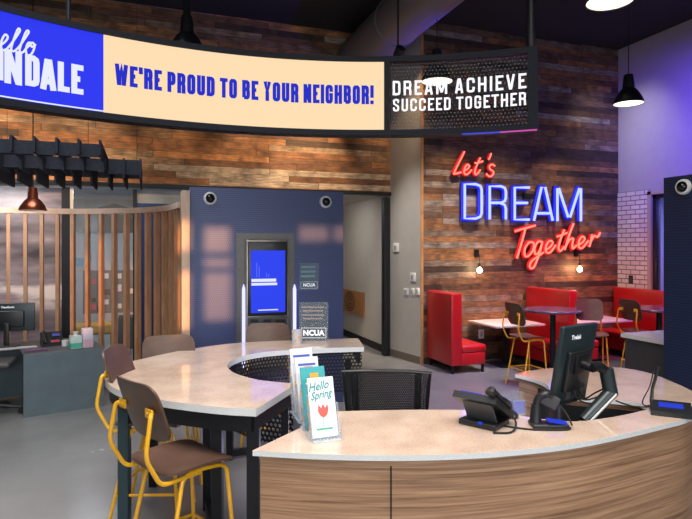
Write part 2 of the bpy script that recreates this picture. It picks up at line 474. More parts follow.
# ------------------------------------------------------------------ mesh builder
class MB:
    def __init__(s):
        s.bm = bmesh.new()
        s.uv = None

    def add(s, verts, faces):
        vs = [s.bm.verts.new(v) for v in verts]
        for f in faces:
            try:
                s.bm.faces.new([vs[i] for i in f])
            except ValueError:
                pass
        return vs

    def box(s, c, size, rot=None, bev=0.0):
        hx, hy, hz = (a / 2 for a in size)
        vs = [Vector((x, y, z)) for z in (-hz, hz) for y in (-hy, hy) for x in (-hx, hx)]
        if rot is not None:
            m = rot if isinstance(rot, Matrix) else Matrix.Rotation(rot, 3, 'Z')
            vs = [m @ v for v in vs]
        c = Vector(c)
        vv = s.add([v + c for v in vs], [(0, 2, 3, 1), (4, 5, 7, 6), (0, 1, 5, 4), (2, 6, 7, 3), (0, 4, 6, 2), (1, 3, 7, 5)])
        if bev:
            es = list({e for v in vv for e in v.link_edges})
            bmesh.ops.bevel(s.bm, geom=es, offset=bev, segments=3, affect='EDGES', profile=0.5)
        return s

    def span(s, a, b, bev=0.0):
        return s.box(((a[0] + b[0]) / 2, (a[1] + b[1]) / 2, (a[2] + b[2]) / 2), (abs(a[0] - b[0]), abs(a[1] - b[1]), abs(a[2] - b[2])), None, bev)

    def tube(s, pts, r, n=10, cap=True, closed=False):
        pts = [Vector(p) for p in pts]
        L = len(pts)
        rs = r if isinstance(r, (list, tuple)) else [r] * L
        rings = []
        up = None
        for i, p in enumerate(pts):
            a = pts[(i - 1) % L] if (i > 0 or closed) else p
            b = pts[(i + 1) % L] if (i < L - 1 or closed) else p
            t = (b - a)
            if t.length < 1e-9:
                t = Vector((0, 0, 1))
            t.normalize()
            if up is None:
                up = Vector((0, 0, 1)) if abs(t.z) < 0.9 else Vector((1, 0, 0))
            x = up.cross(t)
            if x.length < 1e-6:
                x = Vector((0, 1, 0)).cross(t)
            x.normalize()
            y = t.cross(x)
            up = y
            rings.append([s.bm.verts.new(p + (x * math.cos(k * 2 * PI / n) + y * math.sin(k * 2 * PI / n)) * rs[i]) for k in range(n)])
        m = L if closed else L - 1
        for i in range(m):
            A, B = rings[i], rings[(i + 1) % L]
            for k in range(n):
                s.bm.faces.new((A[k], A[(k + 1) % n], B[(k + 1) % n], B[k]))
        if cap and not closed:
            s.bm.faces.new(rings[0][::-1])
            s.bm.faces.new(rings[-1])
        return s

    def lathe(s, prof, c=(0, 0, 0), n=28, rot=None, cap=False):
        c = Vector(c)
        rings = []
        for r, z in prof:
            ring = []
            for k in range(n):
                v = Vector((r * math.cos(2 * PI * k / n), r * math.sin(2 * PI * k / n), z))
                if rot is not None:
                    v = rot @ v
                ring.append(s.bm.verts.new(v + c))
            rings.append(ring)
        for A, B in zip(rings, rings[1:]):
            for k in range(n):
                s.bm.faces.new((A[k], A[(k + 1) % n], B[(k + 1) % n], B[k]))
        if cap:
            s.bm.faces.new(rings[0][::-1])
            s.bm.faces.new(rings[-1])
        return s

    def prism(s, poly, z0, z1):
        vb = [s.bm.verts.new((p[0], p[1], z0)) for p in poly]
        vt = [s.bm.verts.new((p[0], p[1], z1)) for p in poly]
        n = len(poly)
        for i in range(n):
            s.bm.faces.new((vb[i], vb[(i + 1) % n], vt[(i + 1) % n], vt[i]))
        for t in tessellate_polygon([[Vector((p[0], p[1], 0)) for p in poly]]):
            for ring in (vb, vt):
                try:
                    s.bm.faces.new([ring[i] for i in t])
                except ValueError:
                    pass
        return s

    def strip(s, path, z0, z1, th, closed=False):
        """upright sheet of thickness th along a plan path; uv in metres"""
        if s.uv is None:
            s.uv = s.bm.loops.layers.uv.new('UVMap')
        pts = [Vector((p[0], p[1], 0)) for p in path]
        nn = []
        for i in range(len(pts)):
            t = (pts[min(i + 1, len(pts) - 1)] - pts[max(i - 1, 0)]).normalized()
            nn.append(Vector((-t.y, t.x, 0)))
        l = 0
        prev = None
        secs = []
        for i, p in enumerate(pts):
            if i:
                l += (p - pts[i - 1]).length
            o = nn[i] * th / 2
            q = [p - o, p + o]
            secs.append((l, [s.bm.verts.new((v.x, v.y, z)) for v in q for z in (z0, z1)]))
        for (la, A), (lb, B) in zip(secs, secs[1:]):
            for idx, uvs in (((0, 1), None), ((3, 2), None), ((1, 3), None), ((2, 0), None)):
                a, b2 = idx
                f = s.bm.faces.new((A[a], B[a], B[b2], A[b2]))
                for lp, (uu, vv) in zip(f.loops, ((la, A[a].co.z), (lb, B[a].co.z), (lb, B[b2].co.z), (la, A[b2].co.z))):
                    lp[s.uv].uv = (uu, vv)
        for la, A in (secs[0], secs[-1]):
            f = s.bm.faces.new((A[0], A[1], A[3], A[2]))
        return s

    def ribbon(s, pts, width, fn, depth=0.004, closed=False):
        """flat stroke along a 2d path, mitred, mapped to 3d by fn(x, y, depth)"""
        P = [Vector((p[0], p[1])) for p in pts]
        if (P[0] - P[-1]).length < 1e-6:
            P = P[:-1]
            closed = True
        n = len(P)
        Ls, Rs = [], []
        for i in range(n):
            a = P[(i - 1) % n] if (closed or i > 0) else None
            b = P[(i + 1) % n] if (closed or i < n - 1) else None
            d1 = (P[i] - a).normalized() if a is not None else None
            d2 = (b - P[i]).normalized() if b is not None else None
            if d1 is None:
                d1 = d2
            if d2 is None:
                d2 = d1
            n1 = Vector((-d1.y, d1.x))
            n2 = Vector((-d2.y, d2.x))
            m = n1 + n2
            if m.length < 0.2:
                m = n1
            m.normalize()
            k = max(0.45, m.dot(n1))
            o = m * (width / 2 / k)
            Ls.append(P[i] + o)
            Rs.append(P[i] - o)
        V = [[s.bm.verts.new(fn(q[i].x, q[i].y, dd)) for i in range(n)] for q in (Ls, Rs) for dd in (0, depth)]
        l0, l1, r0, r1 = V
        m = n if closed else n - 1
        for i in range(m):
            j = (i + 1) % n
            for A, B in ((l1, r1), (r0, l0), (l0, l1), (r1, r0)):
                s.bm.faces.new((A[i], A[j], B[j], B[i]))
        if not closed:
            s.bm.faces.new((l0[0], l1[0], r1[0], r0[0]))
            s.bm.faces.new((l0[-1], r0[-1], r1[-1], l1[-1]))
        return s

    def text(s, body, size, fn, depth=0.002, sx=1.0, align='CENTER', bold=0.0):
        cu = bpy.data.curves.new('t', 'FONT')
        cu.body = body
        cu.size = size
        cu.align_x = align
        cu.align_y = 'CENTER'
        cu.offset = bold
        cu.resolution_u = 2
        ob = bpy.data.objects.new('t', cu)
        COL.objects.link(ob)
        dg = bpy.context.evaluated_depsgraph_get()
        me = ob.evaluated_get(dg).to_mesh()
        vs = [fn(v.co.x * sx, v.co.y, depth) for v in me.vertices]
        s.add(vs, [tuple(p.vertices) for p in me.polygons])
        bpy.data.objects.remove(ob)
        bpy.data.curves.remove(cu)
        return s

    def build(s, name, material, parent=None, smooth=True, angle=0.6, boxuv=False):
        bm = s.bm
        bmesh.ops.recalc_face_normals(bm, faces=bm.faces[:])
        if boxuv:
            uv = bm.loops.layers.uv.verify()
            for f in bm.faces:
                nx, ny, nz = (abs(a) for a in f.normal)
                for lp in f.loops:
                    c = lp.vert.co
                    lp[uv].uv = (c.y, c.z) if nx > max(ny, nz) else ((c.x, c.z) if ny >= nz else (c.x, c.y))
        if smooth:
            for f in bm.faces:
                f.smooth = True
            for e in bm.edges:
                if len(e.link_faces) == 2 and e.calc_face_angle(0) > angle:
                    e.smooth = False
        me = bpy.data.meshes.new(name)
        bm.to_mesh(me)
        bm.free()
        mats = material if isinstance(material, (list, tuple)) else [material]
        for m in mats:
            me.materials.append(m)
        o = bpy.data.objects.new(name, me)
        COL.objects.link(o)
        if parent is not None:
            o.parent = parent
        return o


def tag(o, label, cat, group=None):
    o['label'] = label
    o['category'] = cat
    if group:
        o['group'] = group
    return o


def thing(name, label, cat, loc=(0, 0, 0), rz=0.0, group=None):
    o = bpy.data.objects.new(name, None)
    COL.objects.link(o)
    o.location = loc
    o.rotation_euler = (0, 0, rz)
    o.empty_display_size = 0.1
    return tag(o, label, cat, group)


def struct(o):
    o['kind'] = 'structure'
    return o


def plab(o, label):
    o['label'] = label
    return o


def dup(root, loc=None, rz=None, label=None, group=None):
    r = root.copy()
    COL.objects.link(r)
    if loc is not None:
        r.location = loc
    if rz is not None:
        r.rotation_euler = (0, 0, rz)
    if label:
        r['label'] = label
    if group:
        r['group'] = group
    for ch in list(root.children):
        c = ch.copy()
        COL.objects.link(c)
        c.parent = r
        for g in list(ch.children):
            k = g.copy()
            COL.objects.link(k)
            k.parent = c
    return r


def smooth_path(pts, n=6):
    P = [Vector(p) for p in pts]
    out = []
    for i in range(len(P) - 1):
        p0 = P[max(i - 1, 0)]
        p1, p2 = P[i], P[i + 1]
        p3 = P[min(i + 2, len(P) - 1)]
        for k in range(n):
            t = k / n
            out.append(0.5 * ((2 * p1) + (p2 - p0) * t + (2 * p0 - 5 * p1 + 4 * p2 - p3) * t * t + (3 * p1 - p0 - 3 * p2 + p3) * t ** 3))
    out.append(P[-1])
    return out


def bend_path(pts, rad, n=5):
    """polyline with rounded corners"""
    P = [Vector(p) for p in pts]
    out = [P[0]]
    for i in range(1, len(P) - 1):
        a = (P[i - 1] - P[i])
        b = (P[i + 1] - P[i])
        r = min(rad, a.length * 0.45, b.length * 0.45)
        A = P[i] + a.normalized() * r
        B = P[i] + b.normalized() * r
        for k in range(n + 1):
            t = k / n
            out.append(A * (1 - t) ** 2 + P[i] * 2 * t * (1 - t) + B * t * t)
    out.append(P[-1])
    return out


def offset_poly(poly, d):
    n = len(poly)
    area = sum(poly[i][0] * poly[(i + 1) % n][1] - poly[(i + 1) % n][0] * poly[i][1] for i in range(n))
    sg = 1 if area > 0 else -1
    out = []
    for i in range(n):
        p = Vector((poly[i][0], poly[i][1]))
        a = Vector((poly[i - 1][0], poly[i - 1][1]))
        b = Vector((poly[(i + 1) % n][0], poly[(i + 1) % n][1]))
        d1 = (p - a).normalized()
        d2 = (b - p).normalized()
        n1 = Vector((-d1.y, d1.x)) * sg
        n2 = Vector((-d2.y, d2.x)) * sg
        m = (n1 + n2)
        if m.length < 0.1:
            m = n1
        m.normalize()
        out.append(p + m * (d / max(0.5, m.dot(n1))))
    return out


# stroke alphabet (centre lines in the unit box)
_O = [(0, .14), (0, .86), (.06, .95), (.25, 1), (.75, 1), (.94, .95), (1, .86), (1, .14), (.94, .05), (.75, 0), (.25, 0), (.06, .05), (0, .14)]
_C = [(1, .66), (1, .86), (.94, .95), (.75, 1), (.25, 1), (.06, .95), (0, .86), (0, .14), (.06, .05), (.25, 0), (.75, 0), (.94, .05), (1, .14), (1, .34)]
FONT = {
    'A': (.44, [[(0, -.08), (.40, 1), (.60, 1), (1, -.08)], [(.18, .22), (.82, .22)]]),
    'B': (.42, [[(0, 0), (0, 1), (.7, 1), (.92, .95), (.97, .85), (.97, .67), (.9, .57), (.7, .53), (0, .53)], [(.65, .53), (.92, .48), (1, .38), (1, .14), (.93, .04), (.7, 0), (0, 0)]]),
    'C': (.42, [_C]),
    'D': (.42, [[(0, 0), (0, 1), (.65, 1), (.92, .95), (1, .84), (1, .16), (.92, .05), (.65, 0), (0, 0)]]),
    'E': (.37, [[(1.08, 1), (0, 1), (0, 0), (1.08, 0)], [(0, .52), (.95, .52)]]),
    'G': (.42, [_C[:-1] + [(1, .46), (.52, .46)]]),
    'H': (.43, [[(0, -.08), (0, 1.08)], [(1, -.08), (1, 1.08)], [(0, .52), (1, .52)]]),
    'I': (.17, [[(.5, -.08), (.5, 1.08)]]),
    'L': (.36, [[(0, 1.08), (0, 0), (1.08, 0)]]),
    'M': (.56, [[(0, -.08), (0, 1), (.06, 1), (.46, .12), (.54, .12), (.94, 1), (1, 1), (1, -.08)]]),
    'N': (.44, [[(0, -.08), (0, 1), (.06, 1), (.94, 0), (1, 0), (1, 1.08)]]),
    'O': (.42, [_O]),
    'P': (.41, [[(0, -.08), (0, 1), (.7, 1), (.93, .95), (1, .85), (1, .57), (.93, .48), (.7, .43), (0, .43)]]),
    'R': (.42, [[(0, -.08), (0, 1), (.7, 1), (.93, .95), (1, .85), (1, .65), (.93, .55), (.7, .5), (0, .5)], [(.62, .5), (.92, .44), (1, .32), (1, -.08)]]),
    'S': (.41, [[(1, .70), (1, .86), (.94, .95), (.75, 1), (.25, 1), (.06, .95), (0, .86), (0, .70), (.12, .6), (.88, .40), (1, .30), (1, .14), (.94, .05), (.75, 0), (.25, 0), (.06, .05), (0, .14), (0, .30)]]),
    'T': (.40, [[(-.08, 1), (1.08, 1)], [(.5, 1), (.5, -.08)]]),
    'U': (.42, [[(0, 1.08), (0, .14), (.06, .05), (.25, 0), (.75, 0), (.94, .05), (1, .14), (1, 1.08)]]),
    'V': (.44, [[(0, 1.08), (.42, 0), (.58, 0), (1, 1.08)]]),
    'W': (.62, [[(0, 1.08), (.22, 0), (.28, 0), (.5, .95), (.72, 0), (.78, 0), (1, 1.08)]]),
    'Y': (.42, [[(0, 1.08), (.5, .45), (1, 1.08)], [(.5, .5), (.5, -.08)]]),
    "'": (.15, [[(.5, 1.08), (.4, .72)]]),
    '!': (.17, [[(.5, 1.08), (.5, .30)], [(.5, .12), (.5, -.08)]]),
    '.': (.16, [[(.5, .1), (.5, -.08)]]),
}


def lay_text(mb, body, x0, x1, y0, y1, fn, stroke=0.17, gap=0.075, space=0.22, depth=0.004):
    """write body in the stroke alphabet between x0..x1, y0..y1 of the surface fn"""
    adv = []
    x = 0
    for ch in body:
        if ch == ' ':
            x += space
            continue
        w = FONT[ch][0]
        adv.append((ch, x, w))
        x += w + gap
    tot = x - gap
    kx = (x1 - x0) / tot
    ky = (y1 - y0)
    for ch, xx, w in adv:
        for path in FONT[ch][1]:
            def fx(u):
                return xx if u < -.05 else (xx + w if u > 1.05 else xx + stroke / 2 + u * (w - stroke))
            def fy(v):
                return 0 if v < -.05 else (1 if v > 1.05 else stroke / 2 + v * (1 - stroke))
            pp = [(x0 + kx * fx(u), y0 + ky * fy(v)) for u, v in path]
            mb.ribbon(pp, stroke * ky * 0.92, fn, depth)
    return mb


# ------------------------------------------------------------------ the setting
ZC = 5.9
YB, YW, XR = 9.63, 8.71, 8.75          # header wall, booth wall, right wall
XL, YF = -5.2, -4.0
struct(MB().span((XL - .2, YF - .2, -.1), (11.4, 14.2, 0)).build('floor', MT['concrete']))
struct(MB().span((XL - .2, YF - .2, ZC), (XR + .2, YB + .3, ZC + .15)).build('ceiling', MT['ceiling']))
ZH = 2.985
struct(MB().span((XL, YB, ZH + .05), (4.30, YB + .15, ZC)).build('wall_back', MT['plank']))
struct(MB().span((XL, YB - .02, ZH - .01), (4.28, YB + .16, ZH + .05)).build('trim_1', MT['black_metal']))
mb = MB().prism([(4.27, YB), (4.43, YW), (4.60, YW + .1), (4.60, 13.5), (4.27, 13.5)], 0, ZC)
struct(mb.build('wall_return', MT['grey_paint']))
mb = MB().prism([(4.262, YB + .05), (4.425, YW + .02), (4.415, YW + .02), (4.252, YB + .05)], 0, 0.13)
struct(mb.build('baseboard_return', mat('taupe_base', (0.16, 0.125, 0.10), 0.6)))
struct(MB().span((4.25, YB + .2, 0), (4.268, 13.4, 0.14)).build('baseboard_corridor', MT['black_metal']))
struct(MB().span((4.47, YW, 0), (XR + .1, YW + .12, ZC)).build('wall_wood', MT['plank_dark']))
struct(MB().span((4.428, YW - .006, 0), (4.475, YW + .1, ZC)).build('trim_2', MT['plank_edge']))
# right wall with the tiled strip and the door opening
dy0, dy1, dz1 = 6.75, PX(651, 200, XR).y, 2.98
mb = MB().span((XR, dy1, 0), (XR + .15, YW + .1, ZC)).span((XR, YF, 0), (XR + .15, dy0, ZC)).span((XR, dy0, dz1), (XR + .15, dy1, ZC))
struct(mb.build('wall_right', MT['white_paint']))
struct(MB().span((XR - .025, PX(649.5, 200, XR).y, 0), (XR, YW - .005, PX(636, 191, XR).z)).build('trim_3', MT['brick'], boxuv=True))
mb = MB().span((XR - .03, dy1 - .02, 0), (XR + .17, dy1 + .06, dz1 + .06)).span((XR - .03, dy0 - .06, dz1), (XR + .17, dy1 + .06, dz1 + .06)).span((XR - .03, dy0 - .06, 0), (XR + .17, dy0, dz1 + .06))
struct(mb.build('trim_4', plain('door_casing', (0.42, 0.36, 0.31))))
mb = MB().span((XR + .02, dy1 - .10, 0), (XR + .12, dy1 - .02, dz1)).span((XR + .02, dy0, dz1 - .07), (XR + .12, dy1 - .02, dz1)).span((XR + .02, dy0, 0), (XR + .12, dy0 + .08, dz1))
struct(mb.build('door_1', MT['black_metal']))
struct(MB().span((XR + .06, dy0 + .08, 0), (XR + .07, dy1 - .1, dz1 - .07)).build('window_1', MT['glass']))
mb = MB().span((10.9, 5.6, 0), (11.0, 8.8, 3.1)).span((XR + .15, 8.7, 0), (11, 8.8, 3.1)).span((XR + .15, 5.6, 0), (11, 5.7, 3.1)).span((XR + .15, 5.6, 3.1), (11, 8.8, 3.2))
struct(mb.build('wall_beyond', MT['office_wall']))
struct(MB().span((XL - .15, YF, 0), (XL, 14, ZC)).build('wall_left', MT['grey_paint']))

# storefront under the header, left to right
yS = YB + .03
def sx(px):
    return PY(px, 250, yS).x
xm1, xp1, xp2, xg0, xg1, xb0, xb1 = sx(62), sx(62), sx(70), sx(73), sx(133), sx(137), sx(200)
struct(MB().span((xb1, yS, 0), (sx(338), yS + .1, ZH - .05)).build('wall_behind_kiosk', MT['grey_paint']))
struct(MB().span((xb0, yS, 0), (xb1, yS + .1, 2.72)).build('wall_blue', MT['blue_panel']))
struct(MB().span((xb0, yS + .01, 2.72), (xb1, yS + .1, ZH - .05)).build('wall_above_blue', MT['mural_grey']))
mb = MB().span((xp1, yS - .02, 0), (xp2, yS + .1, ZH - .05)).span((xg1, yS - .02, 0), (xb0, yS + .1, ZH - .05)).span((sx(383), YB - .03, 0), (sx(388.5), YB + .1, ZH - .05)).span((sx(337), YB - .02, 0), (sx(340), YB + .1, ZH - .05))
struct(mb.build('trim_5', MT['black_metal']))
struct(MB().span((xp2, yS - .01, 0), (xg0, yS + .08, ZH - .05)).build('trim_6', plain('cream_mullion', (0.55, 0.50, 0.42))))
struct(MB().span((xg0, yS + .03, 0.0), (xg1, yS + .045, ZH - .05)).build('window_2', MT['glass']))
struct(MB().span((XL, yS + .06, 0), (xp1, yS + .15, ZH - .05)).build('wall_mural_backing', MT['grey_paint']))
mb = MB().span((XL + .3, yS + .02, 0.02), (xp1 - .01, yS + .055, ZH - .06))
tag(mb.build('photo_mural', MT['mural']), 'large purple-grey cloudscape photo mural behind the slatted screen on the left', 'mural')
# room behind the glass
mb = MB().span((-4.6, 12.6, 0), (1.6, 12.7, ZH)).span((1.5, yS + .16, 0), (1.6, 12.6, ZH)).span((-4.7, yS + .16, 0), (-4.6, 12.6, ZH)).span((-4.7, yS + .16, ZH), (1.6, 12.7, ZH + .1))
struct(mb.build('wall_office', MT['office_wall']))
mb = MB().span((2.2, yS + .1, ZH), (4.3, 13.6, ZH + .1)).span((2.2, 13.4, 0), (4.3, 13.5, ZH)).span((2.2, yS + .11, 0), (2.3, 13.4, ZH))
struct(mb.build('wall_corridor', MT['grey_paint']))

# unseen front wall behind the camera, its openings shaped to throw the sun patches
k = (6.93 - YF) / SUN_DIR.y
def sunhole(px0, px1, py0, py1, y=6.93):
    a, b = PY(px0, py1, y), PY(px1, py0, y)
    kk = (y - YF) / SUN_DIR.y
    o = SUN_DIR * kk
    return (a.x - o.x, b.x - o.x, a.z - o.z, b.z - o.z)
holes = [sunhole(204, 230, 227, 252), sunhole(204, 231, 258, 267), sunhole(204, 231, 272, 321), sunhole(299, 328, 226, 241), sunhole(333, 352, 226, 241),
         sunhole(176, 190, 222, 250), sunhole(178, 190, 272, 330), sunhole(94, 101, 236, 330, 8.6), sunhole(64, 68, 236, 330, 8.8), sunhole(80, 85, 250, 330, 8.7)]
xs = sorted({XL, XR} | {h[0] for h in holes} | {h[1] for h in holes})
zs = sorted({0, ZC} | {h[2] for h in holes} | {h[3] for h in holes})
mb = MB()
for xa, xb in zip(xs, xs[1:]):
    run = None
    for za, zb in zip(zs, zs[1:]):
        cx, cz = (xa + xb) / 2, (za + zb) / 2
        op = any(h[0] < cx < h[1] and h[2] < cz < h[3] for h in holes)
        if op:
            if run:
                mb.span((xa, YF - .1, run[0]), (xb, YF, run[1]))
            run = None
        else:
            run = (run[0], zb) if run else (za, zb)
    if run:
        mb.span((xa, YF - .1, run[0]), (xb, YF, run[1]))
struct(mb.build('wall_front_gobo', MT['grey_paint'], smooth=False))

# duct
mb = MB()
prof = []
y = YF + .2
mb.tube([(3.57, yy, 5.42) for yy in (-1, 2, 5, 9.6)], 0.36, 32)
for yy in (1.2, 3.4, 5.6, 7.8):
    mb.tube([(3.57, yy, 5.42), (3.57, yy + .05, 5.42)], 0.375, 32)
tag(mb.build('ventilation_duct', MT['duct']), 'large round grey duct running under the black ceiling', 'duct')

# ------------------------------------------------------------------ front desk (C-shaped teller desk)
ZD = 1.0
def DZ(px, py):
    v = PZ(px, py, ZD)
    return Vector((v.x, v.y))
front = [DZ(252.6, 450.4), DZ(310, 453.7), DZ(373, 455.3), DZ(427, 455), DZ(485, 452.6), DZ(542, 447.5), DZ(580, 442.5), DZ(618.7, 435), DZ(657, 426), DZ(692, 416)]
far = [C(2.36, 3.72), C(2.42, 3.95), C(2.44, 4.25), C(2.43, 4.50), C(2.36, 4.66), C(2.22, 4.76), C(2.0, 4.79), C(1.72, 4.71), C(1.5, 4.60), C(1.341, 4.484)]
outer = smooth_path(front + [Vector((p.x, p.y)) for p in far], 5)
def V2(X, d):
    v = C(X, d)
    return Vector((v.x, v.y))
inner = smooth_path([V2(1.341, 4.484), V2(1.43, 4.33), V2(1.47, 4.15), V2(1.44, 3.98), V2(1.47, 3.84), V2(1.62, 3.76), V2(1.80, 3.70), V2(1.90, 3.62), V2(1.88, 3.52), V2(1.80, 3.46)], 4)
inner += smooth_path([V2(1.80, 3.46), V2(1.58, 3.345), V2(1.32, 3.26), V2(1.12, 3.32), V2(0.95, 3.44), V2(0.72, 3.49), V2(0.33, 3.49), V2(-0.065, 3.46)], 4)[1:]
desk_poly = outer + inner[1:]
c0 = V2(0.9, 3.2)
desk = thing('teller_desk', 'curved walnut front desk with pale quartz top in the foreground', 'desk', (c0.x, c0.y, 0))
def loc2(poly, c):
    return [Vector((p[0] - c[0], p[1] - c[1])) for p in poly]
dl = loc2(desk_poly, c0)
top = MB().prism(dl, ZD - .027, ZD).build('worktop', [MT['quartz'], MT['quartz_edge']], desk)
for p in top.data.polygons:
    if abs(p.normal.z) < 0.5:
        p.material_index = 1
MB().prism(offset_poly(dl, .022), .08, ZD - .028).build('body', MT['walnut'], desk)
MB().prism(offset_poly(dl, .07), 0, .08).build('toe_kick', MT['black_metal'], desk)
ol = loc2(outer, c0)
# fascia seams on the outer face
osm = offset_poly(dl, .0205)
def seam(px):
    best = min(range(8, len(ol) - 10), key=lambda i: abs((lambda v: 346 + F * v[0] / v[1])(((osm[i].x + c0.x) * CA - (osm[i].y + c0.y) * SA, (osm[i].x + c0.x) * SA + (osm[i].y + c0.y) * CA)) - px))
    a, b = osm[best], osm[best + 1]
    t = (b - a).normalized()
    n = Vector((t.y, -t.x))
    m = Matrix(((t.x, n.x, 0), (t.y, n.y, 0), (0, 0, 1)))
    # exact px along a..b
    def pxof(v):
        X = (v.x + c0.x) * CA - (v.y + c0.y) * SA
        d = (v.x + c0.x) * SA + (v.y + c0.y) * CA
        return 346 + F * X / d
    f = (px - pxof(a)) / (pxof(b) - pxof(a))
    p = a + (b - a) * f
    plab(MB().box((p.x, p.y, .51), (.007, .006, .86), m).build('panel_seam', MT['rubber'], desk), 'black vertical joint')
seam(391)

kn = offset_poly(dl, .014)[len(outer) + 4:]
MB().strip(kn[:28], .1, ZD - .062, .005).build('knee_shade_sheet', MT['black_plastic'], desk)  # black sheet standing in for the shaded opening of the knee space
# dark lower worktop in the notch, monitor arm stands on it
lw = [V2(1.22, 3.60), V2(1.22, 3.40), V2(1.32, 3.34), V2(1.56, 3.42), V2(1.78, 3.53), V2(1.80, 3.60), V2(1.60, 3.70), V2(1.42, 3.80), V2(1.38, 3.86)]
MB().prism(loc2(lw, c0), .70, .73).build('lower_shelf', MT['black_plastic'], desk)

# ------------------------------------------------------------------ high table (C-shaped ring)
ZT = 1.05
def TZ(px, py):
    v = PZ(px, py, ZT)
    return Vector((v.x, v.y))
t_out = smooth_path([TZ(256, 409), TZ(220, 407), TZ(180, 402.5), TZ(158, 399), V2(-1.50, 3.76), V2(-1.74, 4.08), TZ(111, 370), V2(-1.83, 4.66), TZ(146, 358), V2(-1.60, 5.12), TZ(190.6, 349), TZ(226, 344), TZ(262, 341.5), TZ(300, 340), TZ(358, 338)], 4)
t_in = smooth_path([TZ(364, 347), TZ(330, 348), TZ(300, 349.5), TZ(275, 351), TZ(255, 353.5), TZ(240, 357), TZ(231, 361), TZ(227.5, 366), TZ(231, 371), TZ(240, 375), TZ(258, 379.7), TZ(278, 382), TZ(297, 383.5)], 4)
table_poly = t_out + t_in
c1 = V2(-.6, 4.6)
tab = thing('high_table', 'curved bar-height table with pale quartz top and black steel frame', 'table', (c1.x, c1.y, 0))
tl = loc2(table_poly, c1)
top = MB().prism(tl, ZT - .045, ZT).build('tabletop', [MT['quartz'], MT['quartz_edge']], tab)
for p in top.data.polygons:
    if abs(p.normal.z) < 0.5:
        p.material_index = 1
ap = offset_poly(tl, .05)
MB().strip(ap[:len(t_out)] + ap[len(t_out):len(t_out) + 1], ZT - .15, ZT - .047, .04).build('apron', MT['black_metal'], tab)
MB().strip([ap[-1], ap[0]], ZT - .15, ZT - .047, .04).build('apron', MT['black_metal'], tab)
MB().strip(loc2(offset_poly(table_poly, .02)[len(t_out):], c1), .62, ZT - .05, .006).build('perforated_skirt', MT['perf'], tab)
for X, d, sz in ((-.565, 3.46, .075), (-.86, 3.78, .07), (-1.06, 4.33, .06), (-1.56, 3.98, .07), (-1.62, 4.75, .06), (-1.1, 5.35, .06), (-.3, 5.62, .06), (.02, 5.64, .06), (-.42, 3.9, .05)):
    v = C(X, d) - Vector((c1.x, c1.y, 0))
    MB().box((v.x, v.y, .45), (sz, sz, .90), -YAW).build('leg', MT['black_metal'] if X > -1.5 or d > 4.5 else plain('teal_lit_steel', (0.02, 0.045, 0.055)), tab)  # left leg's colour carries the teal light falling on it
for (Xa, da), (Xb, db) in (((-.86, 3.78), (-.42, 3.9)), ((-.86, 3.78), (-1.06, 4.33)), ((-1.1, 5.35), (-.3, 5.62))):
    a = C(Xa, da, .06) - Vector((c1.x, c1.y, 0))
    b = C(Xb, db, .06) - Vector((c1.x, c1.y, 0))
    t = (b - a)
    m = Matrix.Rotation(math.atan2(t.y, t.x), 3, 'Z')
    MB().box((a + b) / 2, (t.length, .05, .06), m).build('base_rail', MT['black_metal'], tab)


# ------------------------------------------------------------------ bar stools
def curved_sheet(w, h, th, bend, rc, nu=14, nv=10, base=None):
    """rounded rectangular sheet, bent about its vertical axis; returns function building it"""
    mb = MB()
    grid = {}
    for side in (0, 1):
        for i in range(nu + 1):
            for j in range(nv + 1):
                u = -1 + 2 * i / nu
                v = -1 + 2 * j / nv
                x, z = u * w / 2, v * h / 2
                # round the corners
                ax, az = w / 2 - rc, h / 2 - rc
                dx, dz = max(abs(x) - ax, 0), max(abs(z) - az, 0)
                if dx > 0 and dz > 0:
                    l = math.hypot(dx, dz)
                    m = max(dx, dz)
                    x = math.copysign(ax + dx * m / l, x)
                    z = math.copysign(az + dz * m / l, z)
                grid[side, i, j] = base(x, z, side * th, bend)
    vs = {k: mb.bm.verts.new(p) for k, p in grid.items()}
    for i in range(nu):
        for j in range(nv):
            mb.bm.faces.new((vs[0, i, j], vs[0, i + 1, j], vs[0, i + 1, j + 1], vs[0, i, j + 1]))
            mb.bm.faces.new((vs[1, i, j], vs[1, i, j + 1], vs[1, i + 1, j + 1], vs[1, i + 1, j]))
    for i in range(nu):
        for j in (0, nv):
            mb.bm.faces.new((vs[0, i, j], vs[0, i + 1, j], vs[1, i + 1, j], vs[1, i, j]))
    for j in range(nv):
        for i in (0, nu):
            mb.bm.faces.new((vs[0, i, j], vs[0, i, j + 1], vs[1, i, j + 1], vs[1, i, j]))
    return mb


